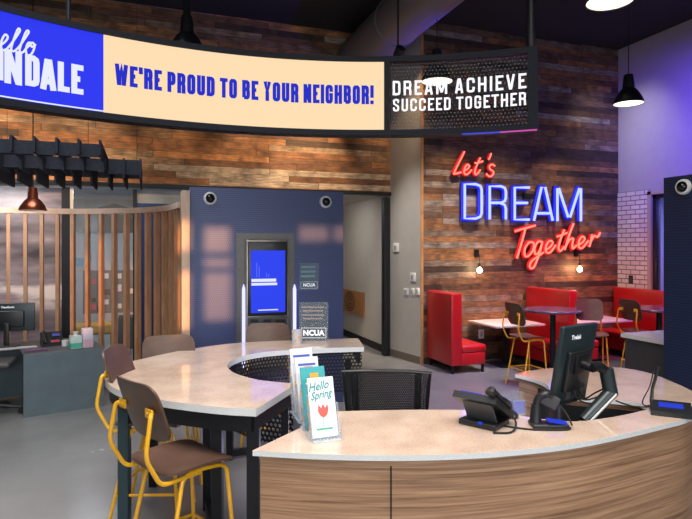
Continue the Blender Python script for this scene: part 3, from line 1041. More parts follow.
def make_stool(label, loc, rz, group):
    t = thing('bar_stool', label, 'bar stool', loc, rz, group)
    zs = .752
    def seat_fn(x, y, s, b):
        return Vector((x, y + .01, zs - s + b * (x / .21) ** 2 - .018 * max(0, (y - .08) / .13) ** 2))
    curved_sheet(.47, .45, .016, .012, .06, base=seat_fn).build('seat', MT['ply'], t)
    def back_fn(x, z, s, b):
        return Vector((x, -.262 - s - .05 * z / .15 + b * (1 - math.cos(x / .20 * 1.1)), 1.095 + z))
    curved_sheet(.46, .34, .014, .05, .09, base=back_fn).build('backrest', MT['ply'], t)
    r = .0125
    for sx_ in (-1, 1):
        # each leg its own tube, rising under the seat rail
        MB().tube(bend_path([(sx_ * .235, .245, 0), (sx_ * .195, .19, .712), (sx_ * .185, .0, .722)], .06), r).build('leg', MT['yellow'], t)
        MB().tube(bend_path([(sx_ * .235, -.255, 0), (sx_ * .195, -.10, .712), (sx_ * .185, .0, .722)], .05), r).build('leg', MT['yellow'], t)
        o = MB().tube(bend_path([(sx_ * .185, .02, .706), (sx_ * .205, -.24, .706), (sx_ * .215, -.335, .88), (sx_ * .205, -.30, 1.10), (sx_ * .16, -.268, 1.10)], .05), r)
        o.build('back_support', MT['yellow'], t)
        bt = MB().box((sx_ * .155, -.283, 1.10), (.075, .012, .05), None, .003).tube([(sx_ * .145, -.295, 1.10), (sx_ * .145, -.27, 1.10)], .009, 8)
        bt.build('bracket', MT['yellow'], t)
    ring = [(-.222, .226, .26), (.222, .226, .26), (.222, -.20, .26), (-.222, -.20, .26)]
    for a, b in zip(ring, ring[1:] + ring[:1]):
        MB().tube([a, b], .010).build('footrest', MT['yellow'], t)
    return t


G1 = 'bar stools around the high quartz table'
G2 = 'bar stools in the booth area'
def cp(X, d):
    return C(X, d, 0)
s1 = make_stool('yellow-framed walnut bar stool nearest the camera, whole seat in view', cp(-.99, 3.38), cdir(.68, .73), G1)
dup(s1, cp(-1.43, 4.20), cdir(1, .03), 'bar stool at the left end of the high table, seen edge-on beyond the nearest stool', G1)
st3 = dup(s1, cp(-1.53, 4.93), cdir(.35, -.93), 'walnut bar stool back rising behind the high table, in front of the slatted screen', G1)
st4 = dup(s1, cp(-.81, 5.74), cdir(.08, -1.0), 'walnut bar stool back behind the high table, in front of the blue machine screen', G1)
st3.scale.z = st4.scale.z = .945
b1 = dup(s1, cp(2.63, 8.22), cdir(.94, .34), 'yellow bar stool beside the first red booth, turned toward the round table', G2)
b2 = dup(s1, cp(3.70, 8.50), cdir(-.22, -.97), 'yellow bar stool facing us, just right of the monitor top', G2)
b3 = dup(s1, cp(4.56, 8.75), cdir(.94, .34), 'yellow bar stool beside the rightmost red booth, behind the dark counter', G2)
for b_ in (b1, b2, b3):
    b_.scale = (.86, .86, .96)


# ------------------------------------------------------------------ task chairs
def make_chair(label, loc, rz, zseat, w=.5, htop=1.18, group=None):
    t = thing('task_chair', label, 'office chair', loc, rz, group)
    MB().box((0, 0, zseat), (w * .96, .46, .07), None, .03).build('seat', MT['dark_grey'], t)
    zb = zseat + .14
    def bf(x, z, s, b):
        return Vector((x, -.25 - s - .08 * (z / .25) + b * (x / w) ** 2, (zb + htop) / 2 + z))
    h = htop - zb
    # frame of the backrest
    bw = w / 2
    def fp(x, z):
        return Vector((x, -.25 - .08 * ((z - (zb + htop) / 2) / .25) + .08 * (x / w) ** 2, z))
    loop = [fp(-bw + .02, zb), fp(-bw + .012, (zb + htop) / 2), fp(-bw, htop - .012), fp(-bw * .5, htop), fp(0, htop), fp(bw * .5, htop), fp(bw, htop - .012), fp(bw - .012, (zb + htop) / 2), fp(bw - .02, zb), fp(0, zb - .01)]
    MB().tube(loop, .013, 10, closed=True).build('back_frame', MT['black_plastic'], t)
    curved_sheet(w - .03, h - .02, .004, .08, .02, base=bf).build('back_mesh', MT['mesh'], t, boxuv=True)
    for x in (-.36, .36):
        a = fp(x * w * 2 / 2 / .5 * .5, zb + .01)
        b = fp(x * w, htop - .04)
        MB().tube([fp(x * w, zb), fp(x * w, (zb + htop) / 2), fp(x * w, htop - .02)], .022, 8).build('back_rib', MT['black_plastic'], t)
    MB().tube(bend_path([(0, -.05, zseat - .05), (0, -.30, zseat - .03), fp(0, zb) + Vector((0, -.02, .05))], .08), .025).build('back_spine', MT['black_plastic'], t)
    MB().tube([(0, 0, .10), (0, 0, zseat - .03)], .028, 14).build('gas_lift', MT['black_metal'], t)
    for i in range(5):
        a = i * 2 * PI / 5 + .3
        e = Vector((math.cos(a) * .31, math.sin(a) * .31, .075))
        l = MB().tube([(0, 0, .13), e], [.03, .018]).build('base_leg', MT['black_plastic'], t)
        MB().tube([e + Vector((-math.sin(a) * .025, math.cos(a) * .025, -.04)), e + Vector((math.sin(a) * .025, -math.cos(a) * .025, -.04))], .034, 14).build('caster', MT['rubber'], l)
    return t

make_chair('black mesh-back office chair behind the front desk', cp(.285, 3.97), cdir(.08, 1), .72, .57, 1.20)
make_chair('black office chair cut off by the left edge of the photo beside the slate desk', cp(-4.23, 6.75), cdir(1, .35), .62, .5, 1.02)

# ------------------------------------------------------------------ kiosk wall with the teller machine
KY = 6.93
kx0, kx1 = PY(190.3, 250, KY).x, PY(343.3, 250, KY).x
kz = PY(267, 189.5, KY).z
kc = Vector(((kx0 + kx1) / 2, KY + .2, 0))
kio = thing('kiosk_wall', 'free-standing navy perforated panel carrying the teller machine', 'partition', kc)
def kbox(px0, px1, py0, py1, y0, y1, bev=0.0, mb=None):
    a, b = PY(px0, (py0 + py1) / 2, KY), PY(px1, (py0 + py1) / 2, KY)
    pm = (px0 + px1) / 2
    z0, z1 = PY(pm, py1, KY).z, PY(pm, py0, KY).z
    return (mb or MB()).span((a.x - kc.x, KY + y0 - kc.y, z0), (b.x - kc.x, KY + y1 - kc.y, z1), bev)
MB().span((kx0 - kc.x, -.2, 0), (kx1 - kc.x, .2, kz)).build('panel', MT['navy'], kio, boxuv=True)
# machine
mx = PY(264.5, 250, KY).x
ma = thing('teller_machine', 'tall built-in teller machine with a glowing blue touchscreen', 'machine', (mx, KY, 0))
kc_save = kc
def mbox(*a, **k):
    global kc
    kc = Vector((mx, KY, 0))
    r = kbox(*a, **k)
    kc = kc_save
    return r
mbox(236, 294, 233, 372, -.012, .0).build('surround', MT['bezel_grey'], ma)
mbox(244.5, 288, 239, 366, -.05, -.012, .03).build('bezel', MT['silver'], ma)
mbox(247, 286, 241.5, 315, -.062, -.05, .012).build('screen_frame', MT['black_plastic'], ma)
scr = mbox(250, 284, 250.5, 312, -.066, -.062).build('screen', MT['itm_blue'], ma)
b_ = MB()
mbox(250.5, 275, 278.5, 281.5, -.068, -.066, mb=b_)
mbox(250.5, 276, 282.5, 285, -.068, -.066, mb=b_)
mbox(257, 277, 308.8, 309.8, -.068, -.066, mb=b_)
b_.build('screen_text', MT['white_text'], scr)
b_ = MB()
rr = random.Random(3)
for i in range(9):
    x0 = 253 + i * 2.4
    h = rr.uniform(3, 24)
    if i in (1, 2, 5, 6):
        mbox(x0, x0 + .8, 277 - h, 277, -.067, -.066, mb=b_)
b_.build('screen_pattern', MT['itm_dim'], scr)
mbox(247, 286, 316, 331, -.07, -.05, .004).build('slot_panel', MT['dark_grey'], ma)
for a, b in ((249, 257), (262, 270), (274, 284)):
    mbox(a, b, 318.5, 321.5, -.075, -.07).build('card_slot', MT['black_plastic'], ma)
mbox(263, 269, 324, 325.6, -.075, -.07).build('status_light', MT['green_led'], ma)
mbox(262, 272, 244, 247, -.064, -.062).build('camera_strip', MT['dark_grey'], ma)
for px in (243.2, 294):
    a = PY(px, 300, KY)
    z1, z0 = PY(px, 284, KY).z, PY(px, 368, KY).z
    w = .034
    v = [(a.x - mx - w / 2, -.05, z0), (a.x - mx + w / 2, -.05, z0), (a.x - mx + w / 2, -.05, z1 - .06), (a.x - mx, -.05, z1), (a.x - mx - w / 2, -.05, z1 - .06)]
    vv = v + [(p[0], .0, p[2]) for p in v]
    m = MB()
    m.add(vv, [(0, 1, 2, 3, 4), (9, 8, 7, 6, 5)] + [(i, (i + 1) % 5, 5 + (i + 1) % 5, 5 + i) for i in range(5)])
    m.build('light_bar', MT['light_bar'], ma)

def eyeball(label, pos, normal, r=.062, group=None):
    """round surface-mounted camera: white collar and black ball"""
    t = thing('security_camera', label, 'camera', pos, 0, group)
    q = Vector(normal).to_track_quat('Z', 'Y').to_matrix()
    MB().lathe([(r, 0), (r, .025), (r * .9, .04), (r * .72, .045), (r * .70, .03)], rot=q).build('collar', MT['white_plastic'], t)
    prof = [(r * .70 * math.cos(a), .03 + r * .70 * math.sin(a)) for a in [i * PI / 16 for i in range(8)]] + [(.001, .03 + r * .7)]
    MB().lathe(prof, rot=q).build('dome', MT['dome'], t)
    return t
eyeball('round white-ringed camera at the upper left of the navy machine panel', PY(210, 198.5, KY), (0, -1, 0), .078)
eyeball('round white-ringed camera at the upper right of the navy machine panel', PY(325.3, 202, KY), (0, -1, 0), .078)

# small notice fixed to the panel
def notice(label, px0, px1, py0, py1):
    a, b = PY(px0, py1, KY - .02), PY(px1, py0, KY - .02)
    c = Vector(((a.x + b.x) / 2, KY, (a.z + b.z) / 2))
    t = thing('acrylic_notice', label, 'sign', c)
    w, h = b.x - a.x, b.z - a.z
    MB().span((-w / 2, -.018, -h / 2), (w / 2, -.012, h / 2)).build('acrylic_plate', MT['acrylic'], t)
    MB().span((-w / 2 + .008, -.010, -h / 2 + .008), (w / 2 - .008, -.001, h / 2 - .008)).build('backing_sheet', plain('notice_navy', (0.03, 0.06, 0.12)), t)
    lines = MB()
    for i, ww in enumerate((.75, .8, .7)):
        zc = h / 2 - .05 - i * h * .17
        lines.span((-w * .42, -.0120, zc - h * .035), (w * .42 * ww, -.0105, zc + h * .035))
    lines.build('text_band', plain('notice_teal', (0.16, 0.30, 0.36)), t)
    f = lambda x, y, dd: Vector((x, -.0125, y - h * .31))
    MB().text('NCUA', h * .17, f, sx=.95, bold=.002).build('lettering', MT['white_sign'], t)
    fr = MB()
    g = w * .42
    fr.ribbon([(-g, -h * .12), (g, -h * .12), (g, h * .12), (-g, h * .12), (-g, -h * .12)], .004, lambda x, y, dd: Vector((x, -.0125 - dd, y - h * .31)), .001)
    fr.build('lettering_border', MT['white_plastic'], t)
    return t
notice('small clear notice fixed on the navy panel right of the machine', 299.5, 319, 263, 290.5)

# ------------------------------------------------------------------ slatted curved screen
sc0 = Vector((-1.5, 7.1, 0))
RS = 1.9
scr = thing('slat_screen', 'curved screen of upright oak slats around the office corner', 'screen', sc0)
zr = 2.56
def arc(a, r=RS):
    return (math.cos(a) * r, math.sin(a) * r)
angs = [math.radians(d) for d in range(0, 151, 5)]
MB().strip([arc(a) for a in angs], zr - .075, zr, .11).build('top_rail', MT['oak_pale'], scr)
MB().strip([arc(a) for a in angs], .02, .12, .11).build('bottom_rail', MT['oak'], scr)
a = math.radians(6)
i = 0
while a < math.radians(148):
    x, y = arc(a)
    MB().box((x, y, (zr - .075 + .12) / 2), (.08, .045, zr - .195), a).build('slat', MT['oak'], scr)
    a += .109
    i += 1
xk = kx0 - sc0.x
ep = PY(182, 192, 6.85)
pw = (kx0 - .01) - PY(181.5, 200, 6.9).x
MB().span((kx0 - .012 - pw - sc0.x, 6.83 - sc0.y, 0), (kx0 - .012 - sc0.x, 7.10 - sc0.y, PY(185, 190.5, 6.85).z)).build('end_post', MT['oak_pale'], scr)

# ------------------------------------------------------------------ slate desk with its things
ZK = .74
pl, pr = PZ(23.5, 418, 0), PZ(104, 406, 0)
dv = (pr - pl)
ang = math.atan2(dv.y, dv.x)
wdesk = dv.length
sd = thing('office_desk', 'slate-panelled office desk inside the slatted corner', 'desk', pl, ang)
MB().span((0, 0, .0), (wdesk, .03, ZK)).build('end_panel', MT['slate'], sd)
MB().prism([(0, .03), (wdesk, .03), (wdesk, 1.1), (-1.3, 1.1), (-1.3, .55), (0, .55)], ZK - .035, ZK).build('desktop', MT['dark_grey'], sd)
MB().span((-1.28, 1.04, .03), (wdesk, 1.07, ZK - .04)).build('modesty_panel', MT['slate'], sd)
MB().span((-1.28, .58, 0), (-1.24, 1.04, ZK - .04)).build('desk_leg', MT['black_metal'], sd)
def on_desk(px, py, z=ZK):
    return PZ(px, py, z)
def tissue(name, label, px, py, w, h, col, col2):
    p = on_desk(px, py)
    t = thing(name, label, 'box', p, ang)
    MB().box((0, 0, h / 2), (w, w, h), None, .003).build('carton', plain(label[:12], col), t)
    MB().span((-w / 2 - .001, -w / 2 - .001, .01), (w / 2 + .001, w / 2 + .001, h * .45)).build('printed_band', plain(label[:12] + 'b', col2), t)
    if name == 'tissue_box':
        MB().lathe([(.03, h), (.02, h + .02), (.035, h + .05), (.005, h + .045)], n=9).build('tissue', MT['white_plastic'], t)
    return t
tissue('tissue_box', 'teal and white tissue box on the slate desk', 75.5, 348, .13, .155, (0.5, 0.62, 0.58), (0.06, 0.42, 0.30))
tissue('carton', 'tall lavender and white carton on the slate desk', 87, 347, .12, .24, (0.55, 0.52, 0.66), (0.58, 0.38, 0.45))
p = on_desk(65, 346)
t = thing('mug', 'small white mug on the slate desk left of the tissue box', 'mug', p)
MB().lathe([(.001, .002), (.036, 0), (.038, .075), (.032, .075), (.030, .01)], n=20).build('cup', MT['white_plastic'], t)
MB().tube([(.036, 0, .06), (.06, 0, .055), (.062, 0, .03), (.036, 0, .018)], .005).build('handle', MT['white_plastic'], t)
p = on_desk(52, 345)
t = thing('desk_phone', 'black desk phone with blue and red keys on the slate desk', 'phone', p, ang)
m = MB()
m.add([(-.13, -.1, 0), (.13, -.1, 0), (.13, .1, 0), (-.13, .1, 0), (-.13, -.1, .02), (.13, -.1, .02), (.13, .1, .16), (-.13, .1, .16)], [(3, 2, 1, 0), (4, 5, 6, 7), (0, 1, 5, 4), (1, 2, 6, 5), (2, 3, 7, 6), (3, 0, 4, 7)])
m.build('base', MT['black_plastic'], t)
MB().tube(bend_path([(-.09, -.09, .05), (-.09, -.07, .085), (-.09, .06, .17), (-.09, .10, .16)], .03), .022).build('handset', MT['black_plastic'], t)
MB().box((.05, .03, .125), (.09, .05, .01), Matrix.Rotation(math.radians(35), 3, 'X')).build('display', plain('phone_blue', (0.05, 0.07, 0.35)), t)
MB().box((.03, -.06, .055), (.10, .04, .01), Matrix.Rotation(math.radians(35), 3, 'X')).build('keys', plain('phone_red', (0.35, 0.05, 0.08)), t)
p = on_desk(36, 351)
tag(MB().box((0, 0, .011), (.24, .10, .02), None, .004).build('book', plain('purple_cover', (0.12, 0.05, 0.13))), 'purple booklet lying on the slate desk near its left corner', 'book')
bpy.data.objects['book'].location = p
bpy.data.objects['book'].rotation_euler = (0, 0, ang)

# monitor on the office desk, back towards us
def monitor(label, loc, rz, w, h, zc, stand=True, brand='', group=None, thick=.05):
    t = thing('monitor', label, 'monitor', loc, rz, group)
    MB().box((0, 0, zc), (w, thick * .5, h), None, .008).build('housing', MT['teal_plastic'], t)
    MB().box((0, -thick * .55, zc - h * .06), (w * .62, thick * .8, h * .58), None, .012).build('rear_cover', MT['black_plastic'], t)
    MB().box((0, thick * .262, zc), (w * .95, .002, h * .93)).build('screen', MT['dome'], t)
    if stand:
        MB().box((0, -.07, (zc - h * .2) / 2), (.06, .04, zc - h * .2), None, .006).build('stand_neck', MT['black_plastic'], t)
        MB().box((0, -.03, .008), (.26, .2, .015), None, .006).build('stand_base', MT['black_plastic'], t)
    if brand:
        f = lambda x, y, dd: Vector((x, -thick * .27 - dd, zc + h * .36 + y))
        MB().text(brand, h * .10, f, sx=1.0, bold=.001).build('lettering', MT['white_sign'], t)
    return t
pm = on_desk(8, 346)
mo = monitor('black flat monitor seen from behind on the slate desk at the left edge', pm, 0, .62, .36, .37, True, 'ViewSonic')
mo.rotation_euler = (0, 0, math.radians(-2))
t = tag(MB().box((0, 0, .006), (.42, .14, .012), None, .004).build('keyboard', plain('key_white', (0.4, 0.4, 0.4))), 'grey keyboard on the slate desk below the left monitor', 'keyboard')
t.location = on_desk(18, 348.5)
t.rotation_euler = (0, 0, ang)

# things behind the glass: yellow ledge, cabinet, notes
YO = 12.58
ca = PY(74, 327, 11.4)
tag(MB().span((PY(73, 330, 11.4).x, 11.4, PY(90, 333, 11.4).z), (PY(113, 330, 11.4).x, 12.0, PY(90, 326, 11.4).z)).span((PY(76, 330, 11.4).x, 11.45, 0), (PY(112, 330, 11.4).x, 11.95, PY(90, 333, 11.4).z)).build('cabinet', plain('yellow_ledge', (0.55, 0.30, 0.03))), 'yellow-topped cabinet in the back office behind the slats', 'cabinet')
tag(MB().span((PY(78, 340, 11.38).x, 11.36, .05), (PY(110, 340, 11.38).x, 11.39, PY(95, 335, 11.38).z)).build('cabinet_front', plain('pale_front', (0.42, 0.52, 0.52))), 'pale mint front panel of the yellow-topped cabinet', 'board')  # front panel of the yellow cabinet, built as a separate piece
notes = [(88, 276, 'r', 5), (94, 281.5, 'r', 4), (88, 300, 'r', 5), (93.5, 307, 'r', 5), (106, 276, 'w', 5), (119, 276, 'w', 5), (106, 302, 'w', 5), (119, 306, 'w', 5), (118, 288, 'w', 7), (131, 291, 'w', 5), (100, 309, 'k', 5), (94, 300, 'k', 4), (107, 292, 'k', 6), (79, 262, 'b', 8), (88, 258, 'b', 7)]
cm = {'r': ('red', (0.62, 0.06, 0.08)), 'w': ('white', (0.66, 0.64, 0.62)), 'k': ('black', (0.02, 0.02, 0.02)), 'b': ('blue', (0.10, 0.30, 0.45))}
desc = ['red card at the upper left of the office board', 'small red card right below the top red card', 'red card in the lower row of the office board', 'red card at the lower right of the lower red pair',
        'white card top middle of the office board behind the slats', 'white card top right of the office board behind the slats', 'white card low in the middle of the office board', 'white card low at the right of the office board', 'wide white card halfway up the right of the office board', 'white card at the far right edge of the office window',
        'black card at the bottom of the office board beside the red card', 'small black card between the two lower red cards', 'black card in the middle of the office board', 'pale blue card at the upper left above the red cards', 'pale blue card at the top above the red cards']
for (px, py, c, s), de in zip(notes, desc):
    a, b = PY(px - s / 2, py + s / 2, YO), PY(px + s / 2, py - s / 2, YO)
    nm, col = cm[c]
    tag(MB().span((a.x, YO - .01, a.z), (b.x, YO + .015, b.z)).build('pinned_card', plain('card_' + nm, col)), de, 'card', 'cards pinned in the back office')
a, b = PY(83, 314, YO), PY(133, 270, YO)
t = tag(MB().span((a.x, YO + .016, a.z), (b.x, YO + .019, b.z)).build('pin_board', plain('pinboard_grey', (0.13, 0.13, 0.14))), 'dark grey pin board on the back office wall carrying the cards', 'board')
a, b = PY(118, 318, 12.0), PY(133, 345, 12.0)
tag(MB().span((a.x, 12.0, 0), (b.x, 12.5, a.z)).build('filing_cabinet', plain('filing_dark', (0.05, 0.05, 0.055))), 'dark filing cabinet at the right of the back office', 'cabinet')
# grey landscape photo with the building
a, b = PY(75, 232, YO - .3), PY(136, 198, YO - .3)
t = thing('landscape_print', 'grey photo panel of a dark building seen behind the slats', 'picture', ((a.x + b.x) / 2, YO - .02, (a.z + b.z) / 2))
w, h = b.x - a.x + .3, b.z - a.z
MB().span((-w / 2, -.01, -h / 2), (w / 2, .005, h / 2)).build('print', MT['mural_grey'], t)
m = MB()
pts = [(-.12 * w, -h / 2), (-.12 * w, .22 * h), (.10 * w, .36 * h), (.36 * w, .2 * h), (.36 * w, -h / 2)]
m.add([(x, -.013, z) for x, z in pts] + [(x, -.011, z) for x, z in pts], [(0, 1, 2, 3, 4), (9, 8, 7, 6, 5)] + [(i, (i + 1) % 5, 5 + (i + 1) % 5, 5 + i) for i in range(5)])
m.build('printed_building', plain('print_dark', (0.035, 0.036, 0.04)), t)

# spiral wood art in the corridor
a, b = PX(344, 313, 4.26), PX(364.5, 291, 4.26)
yc, zc = (a.y + b.y) / 2, (PX(354, 313.5, 4.26).z + PX(354, 290.5, 4.26).z) / 2
hh = PX(354, 290.5, 4.26).z - PX(354, 313.5, 4.26).z
t = thing('wall_art', 'square wooden artwork with a dark spiral on the corridor wall', 'picture', (4.27, yc, zc))
ww = abs(a.y - b.y)
MB().span((-.035, -ww / 2, -hh / 2), (0, ww / 2, hh / 2)).build('board', plain('art_wood', (0.42, 0.19, 0.06)), t)
m = MB()
for k in range(1, 5):
    R = hh * .10 * k
    m.ribbon([(R * 1.6 * math.cos(q * PI / 12), R * math.sin(q * PI / 12)) for q in range(25)], hh * .05, lambda x, y, dd: Vector((-.036 - dd, -x + ww * .15, y)), .002)
m.build('spiral', MT['rubber'], t)

# switches and devices on the grey return wall
def on_ret(px, py):
    # plane through (4.27, YB) and (4.43, YW)
    X = (px - 346) / F
    dirv = C(X, 1)
    A, B = Vector((4.27, YB)), Vector((4.43, YW))
    e = B - A
    # solve s*dir = A + r*e
    den = dirv.x * e.y - dirv.y * e.x
    s_ = (A.x * e.y - A.y * e.x) / den
    return Vector((dirv.x * s_, dirv.y * s_, EYE + (HOR - py) / F * s_))
ra = math.atan2(.16, .92)
for nm, px, py, w, h, lab, cat in (('motion_sensor', 396.5, 247.5, .16, .16, 'white sensor box highest on the grey wall strip', 'sensor'), ('thermostat', 413.5, 277, .14, .15, 'white thermostat on the grey wall strip above the switches', 'thermostat'),
                          ('wall_switch', 406.5, 291.5, .12, .12, 'left switch plate of the row on the grey wall strip', 'switch'), ('wall_switch', 413.3, 291.5, .08, .12, 'middle switch plate of the row on the grey wall strip', 'switch'), ('wall_switch', 418.3, 291.5, .08, .12, 'right switch plate of the row on the grey wall strip', 'switch')):
    p = on_ret(px, py)
    t = thing(nm, lab, cat, p, ra)
    MB().box((-.012, 0, 0), (.03, w, h), None, .004).build('plate', MT['white_plastic'], t)
    MB().box((-.03, 0, 0), (.012, w * .4, h * .45)).build('button', plain('switch_grey', (0.35, 0.35, 0.35)), t)

# ------------------------------------------------------------------ felt lattice over the office corner
lat = thing('ceiling_lattice', 'dark egg-crate lattice hanging over the slatted office corner', 'ceiling baffle', (0, 0, 0))
g0 = C(-2.42, 5.62)
lat.location = (g0.x, g0.y, 2.93)
def lbox(x0, x1, y0, y1, z0=-.11, z1=.07):
    return MB().span((x0, y0, z0), (x1, y1, z1))
FS = .192
for i in range(10):
    x = -.02 - i * FS
    # stepped fins, deeper toward the wall
    y1 = 2.05
    prof = [(-.08, .13), (-.08, -.02), (.35, -.02), (.35, -.13), (.8, -.13), (.8, -.05), (1.25, -.05), (1.25, -.16), (y1, -.16), (y1, .09)]
    m = MB()
    v = [(x - .011, p[0], p[1]) for p in prof] + [(x + .011, p[0], p[1]) for p in prof]
    n = len(prof)
    fa = m.add(v, [tuple(range(n)), tuple(range(2 * n - 1, n - 1, -1))] + [(k, (k + 1) % n, n + (k + 1) % n, n + k) for k in range(n)])
    m.build('fin', MT['lattice'], lat)
for x in (.165, .345):
    lbox(x - .011, x + .011, .78, 2.05, -.14, .09).build('fin', MT['lattice'], lat)
for y, xl, xr, za, zb in ((.0, -2.1, 0, -.03, .10), (.5, -2.1, 0, -.10, .03), (.85, 0, .36, -.085, .085), (2.0, -2.1, .36, .0, .08)):
    lbox(xl, xr, y, y + .022, za, zb).build('crossboard', MT['lattice'], lat)
for x, y in ((-.15, .2), (-1.2, .2), (.3, 1.2), (-1.2, 1.8)):
    MB().tube([(x, y, .05), (x, y, ZC - 2.93)], .003, 6).build('suspension_wire', MT['black_metal'], lat)

# ------------------------------------------------------------------ pendants
def pendant(label, p, dia, kind='black', stem=.006, group=None, lit=True, inten=25):
    t = thing('pendant_lamp', label, 'pendant lamp', p, 0, group)     # p: rim centre
    R = dia / 2
    h = dia * (.92 if kind == 'black' else .80)
    mt = MT['black_metal'] if kind == 'black' else MT['copper']
    MB().lathe([(R, 0), (R * .98, h * .12), (R * .86, h * .26), (R * .62, h * .48), (R * .40, h * .60), (R * .36, h * .92), (R * .30, h * 1.12), (.012, h * 1.16)], n=36).build('shade', mt, t)
    MB().lathe([(R * .97, .004), (R * .84, h * .26), (R * .60, h * .47), (.005, h * .50)], n=36).build('reflector', MT['white_plastic'], t)
    MB().tube([(0, 0, h * 1.1), (0, 0, ZC - p[2])], stem, 8).build('cord', MT['black_metal'], t)
    if lit:
        MB().lathe([(R * .93, .012), (R * .7, .016), (.002, .016)], n=36).build('diffuser', MT['lamp_glow'], t)
        MB().lathe([(R * .05, h * .5), (R * .3, h * .35), (R * .34, h * .25), (R * .2, h * .12), (.002, h * .08)], n=20).build('bulb', MT['bulb'], t)
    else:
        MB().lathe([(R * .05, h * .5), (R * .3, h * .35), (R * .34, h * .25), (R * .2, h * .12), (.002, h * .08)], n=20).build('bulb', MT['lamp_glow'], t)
    return t
pendant('black bell pendant lamp hanging before the white wall', PD(628.5, 104, 8.0), .40)
pendant('black pendant lamp cut off by the top edge of the photo', PD(610, 2, 5.0), .40)
pendant('black pendant lamp seen through the glass end of the banner', PD(437, 82, 7.6), .42)
pendant('dark pendant lamp hanging behind the top edge of the cream banner', PD(187, 52, 6.9), .42, lit=False, stem=.045)
pendant('copper pendant lamp under the dark lattice', PD(33, 210.5, 6.5), .29, 'copper', lit=False)

# ------------------------------------------------------------------ the curved banner
BC = (0.25, 1.45)
BR = 4.20
def ban_ang(px, r=BR):
    X = (px - 346) / F
    # ray (X,1)*s hits circle
    a = X * X + 1
    b = -2 * (X * BC[0] + BC[1])
    c_ = BC[0] ** 2 + BC[1] ** 2 - r * r
    s_ = (-b + math.sqrt(b * b - 4 * a * c_)) / (2 * a)
    return math.atan2(X * s_ - BC[0], s_ - BC[1]), s_
def ban(th, z, r):
    return C(BC[0] + math.sin(th) * r, BC[1] + math.cos(th) * r, z)
bo = ban(0, 3.5, BR)
bn = thing('led_banner', 'long curved hanging banner with blue and cream display and clear lettered end', 'banner', (bo.x, bo.y, 3.5))
def banbox(mb, th0, th1, z0, z1, r0, r1, n=24):
    secs = []
    for i in range(n + 1):
        th = th0 + (th1 - th0) * i / n
        secs.append([mb.bm.verts.new(ban(th, z, r) - Vector(bn.location)) for r, z in ((r0, z0), (r1, z0), (r1, z1), (r0, z1))])
    for A, B in zip(secs, secs[1:]):
        for k in range(4):
            mb.bm.faces.new((A[k], A[(k + 1) % 4], B[(k + 1) % 4], B[k]))
    mb.bm.faces.new(secs[0][::-1])
    mb.bm.faces.new(secs[-1])
    return mb
thL = ban_ang(-70)[0]
th0 = ban_ang(-55)[0]
thB = ban_ang(103.5)[0]
thE = ban_ang(384)[0]
thG0, thG1 = ban_ang(389.5)[0], ban_ang(528)[0]
thR = ban_ang(537.5)[0]
zb0, zb1 = 3.125, 3.915
ri, ro = BR - .012, BR + .14
m = MB()
banbox(m, thL, thR, zb0, zb0 + .055, ri, ro, 48)
banbox(m, thL, thR, zb1 - .055, zb1, ri, ro, 48)
banbox(m, thL, th0, zb0 + .055, zb1 - .055, ri, ro, 2)
banbox(m, thE, thG0, zb0 + .055, zb1 - .055, ri, ro, 2)
banbox(m, thG1, thR, zb0 + .055, zb1 - .055, ri, ro, 2)
m.build('frame', MT['charcoal'], bn)
banbox(MB(), th0, thE, zb0 + .055, zb1 - .055, BR + .05, ro - .005, 40).build('back_housing', MT['charcoal'], bn)
banbox(MB(), thB, thE, zb0 + .055, zb1 - .055, BR, BR + .05, 32).build('cream_screen', MT['cream_led'], bn)
banbox(MB(), th0, thB, zb0 + .055, zb1 - .055, BR, BR + .05, 16).build('blue_screen', MT['blue_led'], bn)
def banfn(x, y, dd):
    return ban(x / BR, y, BR - .003 - dd) - Vector(bn.location)
m = MB()
lay_text(m, "WE'RE PROUD TO BE YOUR NEIGHBOR!", ban_ang(114.6)[0] * BR, ban_ang(373.5)[0] * BR, 3.437, 3.625, banfn, .20, .075, .19)
m.build('slogan', MT['blue_text'], bn)
# white town lettering, traced where it stands
def b_at(px, py):
    th, d = ban_ang(px)
    return th * BR, EYE + (HOR - py) / F * d
m = MB()
qs = 4.718
let = [('I', -6, 5, 230, 378), ('N', 20, 103, 238, 398), ('D', 118, 186, 262, 408), ('A', 188, 266, 280, 425), ('L', 272, 328, 294, 434), ('E', 336, 393, 306, 444)]
for ch, xa, xb, ya, yb in let:
    # top/bottom at the letter's centre column
    pa = b_at(xa / qs, 0)[0]
    pb = b_at(xb / qs, 0)[0]
    zt = b_at((xa + xb) / 2 / qs, ya / qs)[1]
    zb_ = b_at((xa + xb) / 2 / qs, yb / qs)[1]
    st = .2
    w = FONT[ch][0]
    tk = .046
    for path in FONT[ch][1]:
        pp = [(pa if u < -.05 else pb if u > 1.05 else pa + tk / 2 + u * (pb - pa - tk), zb_ if v < -.05 else zt if v > 1.05 else zb_ + tk / 2 + v * (zt - zb_ - tk)) for u, v in path]
        m.ribbon(pp, tk, banfn, .004)
m.build('town_lettering', MT['white_text'], bn)
m = MB()
hello = [[(-38, 222), (-20, 215), (5, 212), (30, 190), (35, 172), (22, 165), (6, 195), (5, 228), (20, 238), (40, 222), (72, 180), (92, 148), (90, 136), (80, 145), (58, 205), (52, 235), (66, 242), (90, 220), (118, 180), (134, 155), (131, 145), (120, 155), (98, 212), (92, 242), (106, 248), (124, 228), (150, 204)],
         [(150, 204), (132, 204), (121, 235), (128, 260), (148, 255), (162, 222), (155, 203), (143, 208), (150, 222), (168, 210)]]
